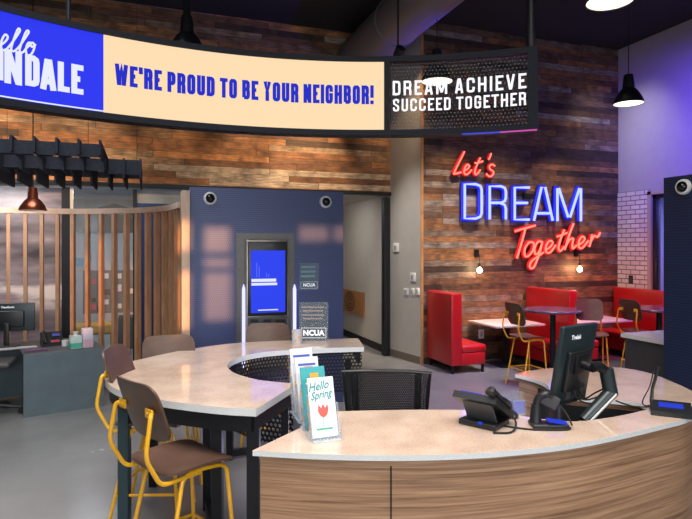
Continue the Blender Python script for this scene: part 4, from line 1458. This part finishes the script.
for path in hello:
    pp = [b_at(x / qs, y / qs) for x, y in path]
    pp = [(p.x, p.y) for p in smooth_path([Vector((q[0], q[1], 0)) for q in pp], 4)]
    m.ribbon(pp, .0145, banfn, .006)
m.build('script_lettering', MT['white_text'], bn)
m = MB()
banbox(m, th0, thB, zb0 + .062, zb0 + .072, BR - .006, BR, 16)
m.build('underline', MT['white_text'], bn)
for t0_, t1_, cn, cc in ((462, 500, 'blue', (0.06, 0.08, 0.9)), (500, 537, 'magenta', (0.75, 0.10, 0.55))):  # glowing strips painting the display's coloured reflection along the frame's bottom edge
    plab(banbox(MB(), ban_ang(t0_)[0], ban_ang(t1_)[0], zb0 - .008, zb0, ri, ri + .03, 8).build('edge_light', emitmat('edge_' + cn, cc, 0.8), bn), cn + ' edge reflection strip')
# clear end
MT['dot_glass'] = dotted('dotted_glass', (0.02, 0.02, 0.02), (0.20, 0.21, 0.24), 28, 0.2, 0.2, holes=False, thr=0.19)
nt = MT['dot_glass'].node_tree
bs = nt.nodes['Principled BSDF']
lt = [n for n in nt.nodes if n.type == 'MATH' and n.operation == 'LESS_THAN'][0]
al = N(nt, 'ShaderNodeMath', operation='MULTIPLY_ADD')
nt.links.new(lt.outputs[0], al.inputs[0])
al.inputs[1].default_value = .30
al.inputs[2].default_value = .13
nt.links.new(al.outputs[0], bs.inputs['Alpha'])
pth = []
for i in range(25):
    th = thG0 + (thG1 - thG0) * i / 24
    v = ban(th, 0, BR + .02) - Vector(bn.location)
    pth.append((v.x, v.y))
MB().strip(pth, zb0 + .055 - 3.5, zb1 - .055 - 3.5, .008).build('clear_panel', MT['dot_glass'], bn)
m = MB()
lay_text(m, 'DREAM ACHIEVE', ban_ang(392)[0] * BR, ban_ang(526.5)[0] * BR, 3.522, 3.668, banfn, .165, .085, .2)
lay_text(m, 'SUCCEED TOGETHER', ban_ang(392.5)[0] * BR, ban_ang(526.5)[0] * BR, 3.362, 3.488, banfn, .165, .085, .2)
m.build('white_lettering', MT['white_sign'], bn)
for px in (530.5, 70, -40):
    th = ban_ang(px)[0]
    v = ban(th, 0, BR + .06) - Vector(bn.location)
    MB().tube([(v.x, v.y, zb1 - 3.5 - .01), (v.x, v.y, ZC - 3.5)], .042 if px > 500 else .02, 12).build('hanging_pole', MT['black_metal'], bn)
v = ban(ban_ang(531)[0], 0, BR + .06) - Vector(bn.location)
MB().box((v.x, v.y, 1.08), (.26, .26, .05)).build('pole_collar', MT['black_metal'], bn)

# ------------------------------------------------------------------ neon sign on the wood wall
NY = YW - .10
ne = thing('neon_sign', 'red and blue neon sign with three lines of lettering on the plank wall', 'neon sign', (PY(525, 215, NY).x, YW, PY(525, 215, NY).z))
no_ = Vector(ne.location)
def nfn(yp):
    return lambda x, y, dd: Vector((x - no_.x, yp - dd - no_.y, y - no_.z))
def npx(path, ox, oy, sc):
    return [(lambda v: Vector((v.x, v.z, 0)))(PY(ox + x / sc, oy + y / sc, NY)) for x, y in path]
def neon_script(name, paths, ox, oy, sc, wid, trad):
    mt, mc = MB(), MB()
    for path in paths:
        q = npx(path, ox, oy, sc)
        sm = smooth_path(q, 5) if len(q) > 2 else q
        mt.tube([(p.x - no_.x, NY - no_.y, p.y - no_.z) for p in sm], trad, 8)
        mc.ribbon([(p.x, p.y) for p in sm], wid, nfn(YW - .055), .02)
    mc_o = mc.build(name + '_channel', MT['channel_red'], ne)
    mt.build(name + '_tube', MT['neon_red'], ne)
lets = [[(150, 50), (130, 92), (98, 155), (66, 222)], [(66, 222), (95, 218), (125, 210)],
        [(147, 198), (172, 185), (188, 162), (172, 151), (152, 178), (147, 210), (162, 228), (188, 212), (205, 190)],
        [(272, 98), (250, 145), (230, 200), (236, 228), (254, 215), (272, 190)], [(230, 140), (262, 134), (292, 124)],
        [(356, 64), (346, 92), (336, 112)],
        [(384, 162), (366, 150), (344, 160), (346, 184), (372, 206), (366, 232), (342, 242), (318, 222)]]
neon_script('top_script', lets, 445, 145, 7.69, .075, .014)
tog = [[(52, 292), (92, 280), (158, 262)], [(108, 272), (88, 345), (62, 432)],
       [(124, 350), (104, 380), (103, 418), (122, 420), (146, 388), (148, 352), (124, 350)],
       [(194, 348), (172, 346), (154, 380), (158, 412), (178, 396), (194, 348)], [(194, 348), (178, 410), (150, 478), (130, 480), (138, 448), (200, 402)],
       [(214, 388), (236, 372), (248, 350), (232, 342), (214, 366), (213, 398), (234, 402), (264, 364)],
       [(308, 284), (288, 335), (278, 378), (288, 394), (308, 372)], [(270, 320), (294, 312), (322, 300)],
       [(356, 252), (334, 310), (310, 388)], [(316, 368), (336, 336), (354, 330), (350, 358), (352, 382), (372, 364)],
       [(384, 362), (404, 348), (414, 328), (400, 320), (384, 344), (384, 374), (402, 378), (434, 340)],
       [(452, 308), (446, 340), (438, 372)], [(446, 344), (464, 316), (480, 322), (494, 298)]]
neon_script('bottom_script', tog, 505, 175, 5.19, .085, .017)
mt, mc = MB(), MB()
dre = [('D', 94, 159, 170, 302), ('R', 190, 252, 178, 305), ('E', 286, 338, 183, 306), ('A', 360, 432, 182, 310), ('M', 450, 540, 186, 312)]
for ch, xa, xb, ya, yb in dre:
    tk = 0.0
    for path in FONT[ch][1]:
        path = [(u, min(1, max(0, v))) for u, v in path]
        px = npx([(xa + u * (xb - xa), yb + v * (ya - yb)) for u, v in path], 440, 140, 3.844)
        q = [(p.x, p.y) for p in px]
        closed = (px[0] - px[-1]).length < 1e-6
        mc.ribbon(q, .098, nfn(YW - .03), .035)
        pts = [(a - no_.x, NY - no_.y - .01, b - no_.z) for a, b in q]
        mt.tube(pts[:-1] if closed else pts, .023, 8, closed=closed)
mc.build('word_channel', MT['channel_blue'], ne)
mt.build('word_tube', MT['neon_blue'], ne)
m = MB().box((PY(530, 196, NY).x - no_.x, -.04, PY(530, 196, NY).z - no_.z), (.2, .07, .09))
m.build('transformer', MT['black_metal'], ne)

# bare-bulb wall lamps
for px, lab in ((478.5, 'bare-bulb wall lamp on the plank wall above the first booth table'), (577.5, 'bare-bulb wall lamp on the plank wall right of the neon lettering')):
    p = PY(px, 253, YW) + Vector((-.055, 0, 0))
    t = thing('wall_lamp', lab, 'wall lamp', (p.x, YW, p.z), 0, 'bare-bulb wall lamps')
    MB().box((0, -.025, 0), (.075, .05, .13), None, .005).build('mounting_box', MT['black_metal'], t)
    MB().tube(bend_path([(0, -.05, 0), (0, -.12, -.02), (0, -.12, -.20)], .04), .007, 8).build('arm', MT['black_metal'], t)
    MB().lathe([(.012, -.17), (.022, -.19), (.022, -.23), (.014, -.24)], (0, -.12, 0), n=14).build('socket', MT['black_metal'], t)
    MB().lathe([(.012, .05), (.036, .02), (.045, -.01), (.032, -.042), (.002, -.055)], (0, -.12, -.30), n=18).build('bulb', MT['bulb'], t)
    light('wall_lamp_glow', 'POINT', (p.x, YW - .14, p.z - .30), 22, (1.0, 0.62, 0.28), shadow_soft_size=.05)

# track spotlight head and outlet
p = PD(398, 56, 7.2)
t = thing('track_spotlight', 'black track spotlight head hanging beside the duct', 'spotlight', p)
MB().lathe([(.04, -.07), (.065, .0), (.065, .12), (.02, .14)], rot=Matrix.Rotation(.9, 3, 'X')).build('head', MT['black_metal'], t)
MB().tube([(0, 0, .0), (0, 0, ZC - p.z)], .012, 8).build('stem', MT['black_metal'], t)
p = PX(631, 279.5, XR - .025)
t = thing('wall_outlet', 'black outlet plate on the white brick tiles', 'outlet', p)
MB().box((-.006, 0, 0), (.012, .10, .16), None, .002).build('plate', MT['black_plastic'], t)
MB().box((-.013, 0, 0), (.004, .04, .09)).build('socket', MT['dark_grey'], t)
p = PY(481, 334, YW)
t = thing('wall_outlet', 'white outlet plate on the plank wall under the first booth table', 'outlet', (p.x, YW, p.z))
MB().box((0, -.006, 0), (.11, .012, .16), None, .002).build('plate', MT['white_plastic'], t)
MB().box((0, -.013, 0), (.04, .004, .09)).build('socket', plain('switch_grey', (0.35, 0.35, 0.35)), t)

# ------------------------------------------------------------------ booths (length runs out from the plank wall, along world y)
def booth(label, x, y0, y1, side, double=False, htop=1.28, th=.13):
    """x: back plane; side=+1 seat towards +x, -1 towards -x"""
    t = thing('booth_bench', label, 'booth seat', (x, (y0 + y1) / 2, 0))
    L = y1 - y0
    MB().box((side * th / 2 if not double else 0, 0, (htop + .13) / 2), (th if not double else .18, L, htop - .13), None, .025).build('backrest', MT['red'], t)
    for s in ([side] if not double else [1, -1]):
        o = (th if not double else .1) * s
        MB().box((o + s * .215, 0, .225), (.43, L - .01, .19), None, .015).build('seat_base', MT['red'], t)
        MB().box((o + s * .225, 0, .385), (.47, L, .135), None, .05).build('seat_cushion', MT['red'], t)
        for yy in (-L / 2 + .05, L / 2 - .05):
            MB().box((o + s * .40, yy, .065), (.035, .035, .13)).build('leg', MT['black_metal'], t)
    for yy in (-L / 2 + .05, L / 2 - .05):
        MB().box((side * .05 if not double else 0, yy, .065), (.035, .035, .13)).build('leg', MT['black_metal'], t)
    return t
q = C(1.45, 9.74)
b1x = PZ(460.5, 373, 0).x - .02
booth('high-backed red booth bench nearest the grey wall strip, facing right', 4.52, 7.84, YW - .03, 1, th=.20)
b2x = 6.64
booth('double red booth bench under the neon sign, middle of three', b2x, 7.55, YW - .03, -1, True, 1.29)
booth('red booth bench in the right corner by the white brick tiles, facing left', XR - .035, 7.55, YW - .03, -1, False, 1.24)

def rect_table(label, x0, x1, y0, y1, z):
    t = thing('booth_table', label, 'table', ((x0 + x1) / 2, (y0 + y1) / 2, 0), 0, 'white tables between the booths')
    w, l = x1 - x0, y1 - y0
    MB().box((0, 0, z - .018), (w, l, .036), None, .006).build('tabletop', MT['white_top'], t)
    MB().box((0, 0, z / 2 - .02), (.085, .085, z - .04)).build('pedestal', MT['black_metal'], t)
    MB().box((0, 0, .012), (.5, .5, .024), None, .004).build('base_plate', MT['black_metal'], t)
    MB().box((0, 0, z - .045), (w * .5, l * .5, .018)).build('top_plate', MT['black_metal'], t)
    return t
v1 = PZ(497, 326.3, .73)
rect_table('white table between the first and middle red booths', v1.x - .02, 6.31, v1.y, YW - .04, .73)
v2 = PZ(602, 322.5, .73)
rect_table('white table between the middle and right red booths', 6.86, 8.10, v2.y + .1, YW - .04, .73)

def round_table(label, X, d, R):
    t = thing('round_bar_table', label, 'table', C(X, d), 0, 'round dark bar tables')
    MB().lathe([(.002, 1.012), (R - .01, 1.012), (R, 1.02), (R, 1.042), (R - .006, 1.05), (.002, 1.05)], n=48).build('tabletop', MT['dark_top'], t)
    MB().tube([(0, 0, .02), (0, 0, 1.012)], .045, 16).build('pedestal', MT['black_metal'], t)
    MB().lathe([(.002, 0), (.28, 0), (.28, .015), (.06, .035), (.045, .06)], n=32).build('base_plate', MT['black_metal'], t)
    return t
round_table('round dark bar table in front of the middle red booth', 3.22, 8.80, .44)
round_table('round dark bar table before the right red booth, partly behind the navy panel', 4.96, 8.95, .45)

# ------------------------------------------------------------------ dark counter and navy panel at the right
a = C(3.05, 6.31)
b = C(3.28, 5.83)
cx = (a.x + b.x) / 2
t = thing('bar_counter', 'dark counter with white top beyond the front desk', 'counter', (cx + .45, (a.y + b.y) / 2, 0))
MB().span((-.42, -.27, 0), (.75, .24, 1.005)).build('body', MT['counter_dark'], t)
MB().span((-.45, -.30, 1.005), (.78, .27, 1.05)).build('counter_top', MT['white_top'], t)
e = C(3.16, 5.62)
t = thing('partition_panel', 'dark navy perforated panel at the right edge of the photo', 'partition', (e.x, e.y - .6, 0))
zt = EYE + (HOR - 178) / F * 5.62
MB().span((0, -1.0, 0), (.30, .6, zt)).build('panel', MT['navy_dark'], t, boxuv=True)
cp_ = PX(684.5, 187, e.x)
eyeball('white round camera on the navy panel at the right edge', cp_, (-1, -.15, 0), .075)

# ------------------------------------------------------------------ things on the front desk
# acrylic brochure stands, front to back
def stand(label, px0, px1, pytop, pybot, front_col, accent, k, cards):
    d0 = EYE - ZD
    base = PZ((px0 + px1) / 2, pybot, ZD)
    d = d0 * F / (pybot - HOR)
    w = (px1 - px0) / F * d
    h = (pybot - pytop) / F * d * 1.02
    t = thing('brochure_stand', label, 'brochure holder', base + Vector((0, 0, .004)), -YAW + .38, 'clear brochure stands on the desk')
    lean = math.radians(17)
    rm = Matrix.Rotation(-lean, 3, 'X')
    MB().box(rm @ Vector((0, .055, h * .46)) + Vector((0, 0, 0)), (w, .004, h * .92), rm).build('back_plate', MT['acrylic'], t)
    MB().box(rm @ Vector((0, .0, h * .17)), (w, .004, h * .30), rm).build('front_lip', MT['acrylic'], t)
    MB().box((0, .05, .004), (w, .13, .005)).build('foot_plate', MT['acrylic'], t)
    for s in (-1, 1):
        MB().box(rm @ Vector((s * (w / 2 - .002), .03, h * .3)), (.004, .055, h * .58), rm).build('side_wall', MT['acrylic'], t)
    return t, rm, w, h

def card(name, label, t, rm, w, h, col, z0, z1, y=.03, extra=None):
    o = thing(name, label, 'brochure', t.location, t.rotation_euler[2], 'brochures in the clear stands')
    MB().box(rm @ Vector((0, y, h * (z0 + z1) / 2)), (w * .90, .010, h * (z1 - z0)), rm).build('stack', plain('card' + name + str(col), col, .35), o)
    if extra:
        extra(o, rm, w, h, y)
    return o
def fcard(rm, w, h, y):
    return lambda x, z, dd: rm @ Vector((x, y - .0058 - dd, z))
def ex_spring(o, rm, w, h, y):
    f = fcard(rm, w, h, y)
    m = MB()
    m.text('Hello', h * .20, lambda x, z, dd: f(x - w * .06 + z * .25, z + h * .86 + x * .12, .0005), sx=.80, bold=.0012)
    m.text('Spring', h * .18, lambda x, z, dd: f(x + z * .25, z + h * .72 + x * .12, .0005), sx=.80, bold=.0012)
    m.build('lettering', plain('teal_ink', (0.02, 0.25, 0.28)), o)
    m = MB()
    tp = [(0, .36), (.13, .40), (.19, .48), (.17, .57), (.08, .51), (.01, .58), (-.06, .51), (-.15, .57), (-.18, .47), (-.12, .40)]
    q = [f(w * a, h * b, .0006) for a, b in tp]
    m.add(q + [f(w * .01, h * .46, .0006)], [(i, (i + 1) % 10, 10) for i in range(10)])
    m.build('tulip_print', plain('tulip_red', (0.72, 0.10, 0.08)), o)
    m = MB().ribbon([(-w * .28, h * .19), (w * .28, h * .19)], h * .03, f, .0006).ribbon([(-w * .02, h * .38), (-w * .04, h * .22)], w * .02, f, .0006)
    m.build('leaf_print', plain('leaf_green', (0.05, 0.45, 0.25)), o)
def ex_teal(o, rm, w, h, y):
    f = fcard(rm, w, h, y)
    MB().ribbon([(-w * .12, h * .86), (w * .2, h * .86)], h * .08, f, .0006).build('orange_print', plain('orange_ink', (0.75, 0.36, 0.05)), o)
    MB().ribbon([(-w * .3, h * .74), (w * .3, h * .74)], h * .03, f, .0006).build('white_print', MT['white_plastic'], o)
def ex_logo(o, rm, w, h, y):
    f = fcard(rm, w, h, y)
    MB().ribbon([(-w * .34, h * .885), (w * .34, h * .885)], h * .035, f, .0006).build('blue_print', plain('blue_ink', (0.05, 0.09, 0.45)), o)
    MB().ribbon([(-w * .10, h * .84), (w * .22, h * .84)], h * .022, f, .0006).build('red_print', plain('red_ink', (0.6, 0.10, 0.08)), o)
def ex_strip(o, rm, w, h, y):
    f = fcard(rm, w, h, y)
SPEC = [
    (312, 343, 377, 442, 'frontmost clear brochure stand of the row on the desk', 'spring_card', 'white greeting card with teal script and a red tulip in the frontmost stand', (0.74, 0.76, 0.74), ex_spring),
    (305, 334, 366, 432, 'second clear brochure stand from the front on the desk', 'teal_brochure', 'teal brochure with an orange print in the second stand', (0.03, 0.33, 0.36), ex_teal),
    (299.5, 327, 356, 423, 'third clear brochure stand from the front on the desk', 'logo_brochure', 'white brochure with blue and red print in the third stand', (0.66, 0.67, 0.70), ex_logo),
    (294.5, 321, 347, 416, 'rearmost clear brochure stand of the row on the desk', 'logo_brochure', 'white brochure with blue and red print in the rearmost, tallest stand', (0.64, 0.66, 0.72), ex_logo)]
for px0, px1, pt, pb, lab, nm, cl, col, ex in SPEC:
    t, rm, w, h = stand(lab, px0, px1, pt + 3, pb, None, None, 0, 1)
    card(nm, cl, t, rm, w, h, col, .06 if nm == 'spring_card' else .05, 1.0, .03, ex)
    # coloured edges of the leaflets further back in the stand
    o = thing('leaflet_bundle', 'bundle of leaflets with orange and violet edges in the ' + lab.split(' clear')[0] + ' stand', 'leaflets', t.location, t.rotation_euler[2], 'leaflet bundles in the clear stands')
    MB().box(rm @ Vector((0, .046, h * .40)), (w * .92, .014, h * .70), rm).build('leaflets', plain('leaflet_pale', (0.50, 0.54, 0.62)), o)
    m = MB()
    for zz in (.22, .42, .6):
        m.box(rm @ Vector((-w * .47, .040, h * zz)), (.004, .016, h * .08), rm)
    m.build('edge_print', plain('orange_ink', (0.75, 0.36, 0.05)), o)

# clear standing notice and a small cup on the high table
base = PZ(313.5, 341, ZT)
dd_ = (EYE - ZT) * F / (341 - HOR)
w, h = 29.5 / F * dd_, 39 / F * dd_
t = thing('table_notice', 'clear standing notice on the far arm of the high table', 'sign', base, -YAW)
rm = Matrix.Rotation(math.radians(-9), 3, 'X')
MB().box(rm @ Vector((0, 0, h / 2)), (w, .005, h), rm).build('acrylic_plate', MT['acrylic'], t)
MB().box(rm @ Vector((0, .006, h / 2)), (w * .96, .003, h * .97), rm).build('backing_sheet', plain('notice_slate', (0.018, 0.030, 0.055)), t)
MB().box((0, .04, .003), (w, .09, .005)).build('foot_plate', MT['acrylic'], t)
m = MB()
for i, zz in enumerate((.86, .77, .66, .57)):
    m.box(rm @ Vector((-w * .03, -.001, h * zz)), (w * (.78, .7, .78, .66)[i], .006, h * .04), rm)
m.build('text_band', plain('notice_tan', (0.24, 0.21, 0.20)), t)
m = MB().text('NCUA', h * .19, lambda x, y, q: rm @ Vector((x, -.006, y + h * .20)), sx=1.0, bold=.003)
m.build('lettering', MT['white_sign'], t)
m = MB().ribbon([(-w * .42, h * .08), (w * .42, h * .08), (w * .42, h * .33), (-w * .42, h * .33), (-w * .42, h * .08)], .006, lambda x, y, q: rm @ Vector((x, -.005 - q, y)), .001)
m.build('lettering_border', MT['white_plastic'], t)
base = PZ(297, 343, ZT)
t = thing('pen_cup', 'small patterned cup beside the clear notice on the high table', 'cup', base)
MB().lathe([(.002, 0), (.048, 0), (.052, .13), (.046, .13), (.042, .01)], n=20).build('cup', plain('cup_pale', (0.5, 0.52, 0.58)), t)
m = MB()
for i in range(9):
    a = i * 2 * PI / 9
    m.box((math.cos(a) * .0505, math.sin(a) * .0505, .03 + (i % 3) * .035), (.004, .02, .02), a)
m.build('spots', plain('orange_ink', (0.75, 0.36, 0.05)), t)

# desk phone
p = PZ(484, 424, ZD)
t = thing('desk_phone', 'black desk phone with handset on the front desk', 'phone', p, -YAW + math.radians(140))
t.scale = (1.18, 1.1, 1.05)
def wedge(mb, w, y0, y1, za, zb, th):
    v = [(-w / 2, y0, za), (w / 2, y0, za), (w / 2, y1, zb), (-w / 2, y1, zb)]
    v2 = [(x, y + .02, z - th) for x, y, z in v]
    mb.add(v + v2, [(0, 1, 2, 3), (7, 6, 5, 4), (0, 4, 5, 1), (1, 5, 6, 2), (2, 6, 7, 3), (3, 7, 4, 0)])
    return mb
wedge(MB(), .22, -.11, .10, .055, .185, .03).build('body', MT['black_plastic'], t)
MB().box((0, .0, .016), (.19, .17, .03), None, .006).build('foot', MT['black_plastic'], t)
MB().box((0, .045, .075), (.15, .012, .14), Matrix.Rotation(math.radians(-28), 3, 'X')).build('support', MT['dark_grey'], t)
MB().tube(smooth_path([(-.085, -.10, .085), (-.085, -.07, .115), (-.085, 0.02, .165), (-.085, .09, .215), (-.085, .12, .205)], 4), [.018] * 3 + [.02] * 4 + [.016] * 6 + [.024] * 4, 10).build('handset', MT['black_plastic'], t)
MB().box((.03, .055, .165), (.11, .06, .006), Matrix.Rotation(math.radians(32), 3, 'X')).build('display', MT['small_screen'], t)
MB().box((-.02, .085, .03), (.02, .01, .012)).build('port_light', MT['small_screen'], t)
MB().tube(smooth_path([(-.085, -.1, .06), (-.14, -.05, .03), (-.16, .05, .008), (-.10, .12, .008)], 5), .005, 6).build('coiled_cord', MT['rubber'], t)

# clear holders with small things behind the phone
for i, (px, py, h, lab) in enumerate(((508, 412, .11, 'clear acrylic card holder left of the pair behind the desk phone'), (520, 415, .13, 'clear acrylic card holder right of the pair beside the card reader'))):
    p = PZ(px, py, ZD)
    t = thing('card_holder', lab, 'holder', p, -YAW + .2)
    MB().span((-.04, -.004, 0), (.04, 0, h * .7)).build('front_plate', MT['acrylic'], t)
    MB().span((-.04, .03, 0), (.04, .034, h)).build('back_plate', MT['acrylic'], t)
    MB().span((-.04, -.004, 0), (.04, .034, .005)).build('foot_plate', MT['acrylic'], t)
    MB().span((-.034, .008, .006), (.034, .014, h * .62)).build('cards', plain('neon_tint_cards', (0.20, 0.22, 0.72)), t)  # cards coloured blue to stand in for neon light caught in the acrylic
p = PZ(509, 416, ZD)
t = tag(MB().lathe([(.002, 0), (.05, 0), (.055, .015), (.04, .03), (.002, .034)], n=20).build('computer_mouse', MT['black_plastic']), 'black mouse between phone and clear holders on the desk', 'mouse')
t.location = p
t.scale = (.8, 1.3, 1)

# payment terminal on a post
p = PZ(549, 427, ZD)
t = thing('payment_terminal', 'black payment terminal on a swivel stand in front of the monitor', 'terminal', p, -YAW)
MB().box((0, .01, .012), (.20, .10, .024), None, .006).build('base', MT['black_plastic'], t)
MB().tube([(-.07, .02, .02), (-.065, .02, .12)], [.034, .026], 12).build('post', MT['black_plastic'], t)
MB().tube(smooth_path([(-.065, .02, .11), (-.055, .01, .16), (-.015, .0, .185), (.02, .02, .175)], 4), .021, 10).build('swivel_arm', MT['black_plastic'], t)
MB().box((.015, .03, .14), (.10, .03, .075), Matrix.Rotation(.5, 3, 'Y'), .008).build('keypad_head', MT['dark_grey'], t)
MB().box((.035, -.02, .038), (.10, .05, .012), Matrix.Rotation(.15, 3, 'Y')).build('display', MT['small_screen'], t)
MB().tube(smooth_path([(.08, .0, .02), (.10, -.05, .008), (.04, -.07, .006), (-.12, -.06, .006), (-.25, .0, .006), (-.33, .06, .006)], 5), .005, 6).build('cable', MT['rubber'], t)

# monitor on an arm
p = PZ(583, 418, .76)
pa = C(1.47, 3.55, 0)
t = thing('monitor', 'portrait black monitor on a heavy jointed arm over the front desk', 'monitor', (pa.x, pa.y, .73))
def T(px, py, d):
    return PD(px, py, d) - Vector(t.location)
dm = 3.46
ctr = PD(573, 364, dm)
# screen plane: seen from behind, nearly edge-on
face = C(-.58, .81).normalized()
rzm = math.atan2(-face.x, face.y)
mh, mw, th = .50, .36, .05
tilt = Matrix.Rotation(math.radians(7), 3, 'Y')
R3 = Matrix.Rotation(rzm, 3, 'Z') @ Matrix.Rotation(math.radians(10), 3, 'X')
cl = ctr - Vector(t.location)
MB().box(cl, (mw, .032, mh), R3, .008).build('housing', MT['teal_plastic'], t)
MB().box(cl + R3 @ Vector((0, -.028, -.03)), (mw * .62, .03, mh * .50), R3, .008).build('rear_cover', MT['black_plastic'], t)
MB().box(cl + R3 @ Vector((0, .0165, 0)), (mw * .94, .002, mh * .94), R3).build('screen', MT['dome'], t)
m = MB().text('Trelak', mh * .075, lambda x, y, q: cl + R3 @ Vector((x - mw * .12, -.0175 - q, y + mh * .36)), sx=1.0, bold=.0012)
m.build('lettering', MT['white_sign'], t)
for xx in (-.05, .02, .09):
    MB().box(cl + R3 @ Vector((xx, -.022, -mh * .37)), (.045, .02, .05), R3).build('port', MT['dark_grey'], t)
pv = cl + R3 @ Vector((0, -.05, .02))
MB().box(pv, (.12, .02, .12), R3, .003).build('mount_plate', MT['black_metal'], t)
j1 = cl + R3 @ Vector((0, -.12, .02))
MB().tube([pv, j1], .026, 12).build('tilt_joint', MT['black_metal'], t)
j2 = T(606, 372, 3.42)
j3 = T(611, 392, 3.42)
j4 = T(584, 421, 3.36)
j5 = Vector((j4.x, j4.y, .0))
MB().tube(smooth_path([j1, (j1 + j2) / 2 + Vector((0, 0, .02)), j2], 4), .03, 12).build('upper_arm', MT['black_metal'], t)
MB().tube([j2 + Vector((0, 0, .02)), j3 - Vector((0, 0, .02))], .042, 14).build('elbow', MT['teal_plastic'], t)
dirv = (j4 - j3).normalized()
MB().tube([j3, j4], [.042, .034], 12).build('lower_arm', MT['teal_plastic'], t)
sidev = dirv.cross(Vector((0, 0, 1))).normalized()
upv = sidev.cross(dirv)
nn = (-C(0, 1)).normalized()
pl_ = nn - dirv * nn.dot(dirv)
pl_.normalize()
MB().tube([j3 + pl_ * .036 - upv * .012, j4 + pl_ * .030 - upv * .012], .010, 8).build('arm_trim', plain('arm_silver', (0.55, 0.55, 0.55)), t)
MB().tube([j4, j5], .03, 14).build('post', MT['black_metal'], t)
MB().lathe([(.002, 0), (.07, 0), (.07, .02), (.035, .03)], (j5.x, j5.y, 0), n=20).build('clamp_base', MT['black_metal'], t)
c_ = MB()
for kx in (-.03, 0, .03):
    s0 = cl + R3 @ Vector((.02 + kx, -.03, -mh * .30))
    c_.tube(smooth_path([s0, s0 + Vector((.03, -.02, -.06)), (s0 + j3) / 2 + Vector((0, 0, -.05 + kx)), j3 + Vector((-.04, 0, kx))], 5), .005, 6)
c_.build('cable', MT['rubber'], t)
MB().tube(smooth_path([T(556, 402, 3.38), T(562, 408, 3.3), T(568, 416, 3.22), T(572, 425, 3.1)], 5), .005, 6).build('cable', MT['rubber'], t)
# paper on the shelf edge
pp = PZ(560, 402, ZD)

# signature pad with stylus at the right
p = PZ(671, 414, ZD)
t = thing('signature_pad', 'black signature pad with blue display and upright stylus at the right of the desk', 'signature pad', p, -YAW - .45)
m = MB()
m.add([(-.11, -.08, 0), (.11, -.08, 0), (.11, .08, 0), (-.11, .08, 0), (-.11, -.08, .03), (.11, -.08, .03), (.11, .08, .06), (-.11, .08, .06)], [(3, 2, 1, 0), (4, 5, 6, 7), (0, 1, 5, 4), (1, 2, 6, 5), (2, 3, 7, 6), (3, 0, 4, 7)])
m.build('body', MT['black_plastic'], t)
MB().box((.0, .012, .0485), (.13, .06, .004), Matrix.Rotation(math.atan2(.03, .16), 3, 'X')).build('display', MT['small_screen'], t)
MB().tube([(-.10, .07, .05), (-.095, .09, .12), (-.06, .10, .26)], [.012, .009, .009], 8).build('stylus', MT['black_plastic'], t)
MB().tube(smooth_path([(-.09, .07, .26 - .02), (-.11, .04, .15), (-.15, .02, .06), (-.14, .06, .02), (-.11, .07, .02)], 5), .004, 6).build('tether', MT['rubber'], t)
MB().tube(smooth_path([(-.11, .04, .02), (-.2, .06, .006), (-.3, .16, .006)], 5), .005, 6).build('cable', MT['rubber'], t)

# room beyond the right door: lit display seen through the glass
p = PX(661, 240, 10.85)
t = thing('wall_display', 'lit purple and blue display seen through the right doorway', 'display', (10.88, p.y, 1.8))
MB().span((-.03, -.9, -.9), (0, .9, 1.0)).build('lit_panel', emitmat('purple_display', (0.22, 0.20, 0.75), 0.6), t)
MB().span((-.04, -.9, -.45), (-.03, .9, -.2)).build('green_strip', emitmat('green_strip', (0.28, 0.55, 0.12), 0.7), t)
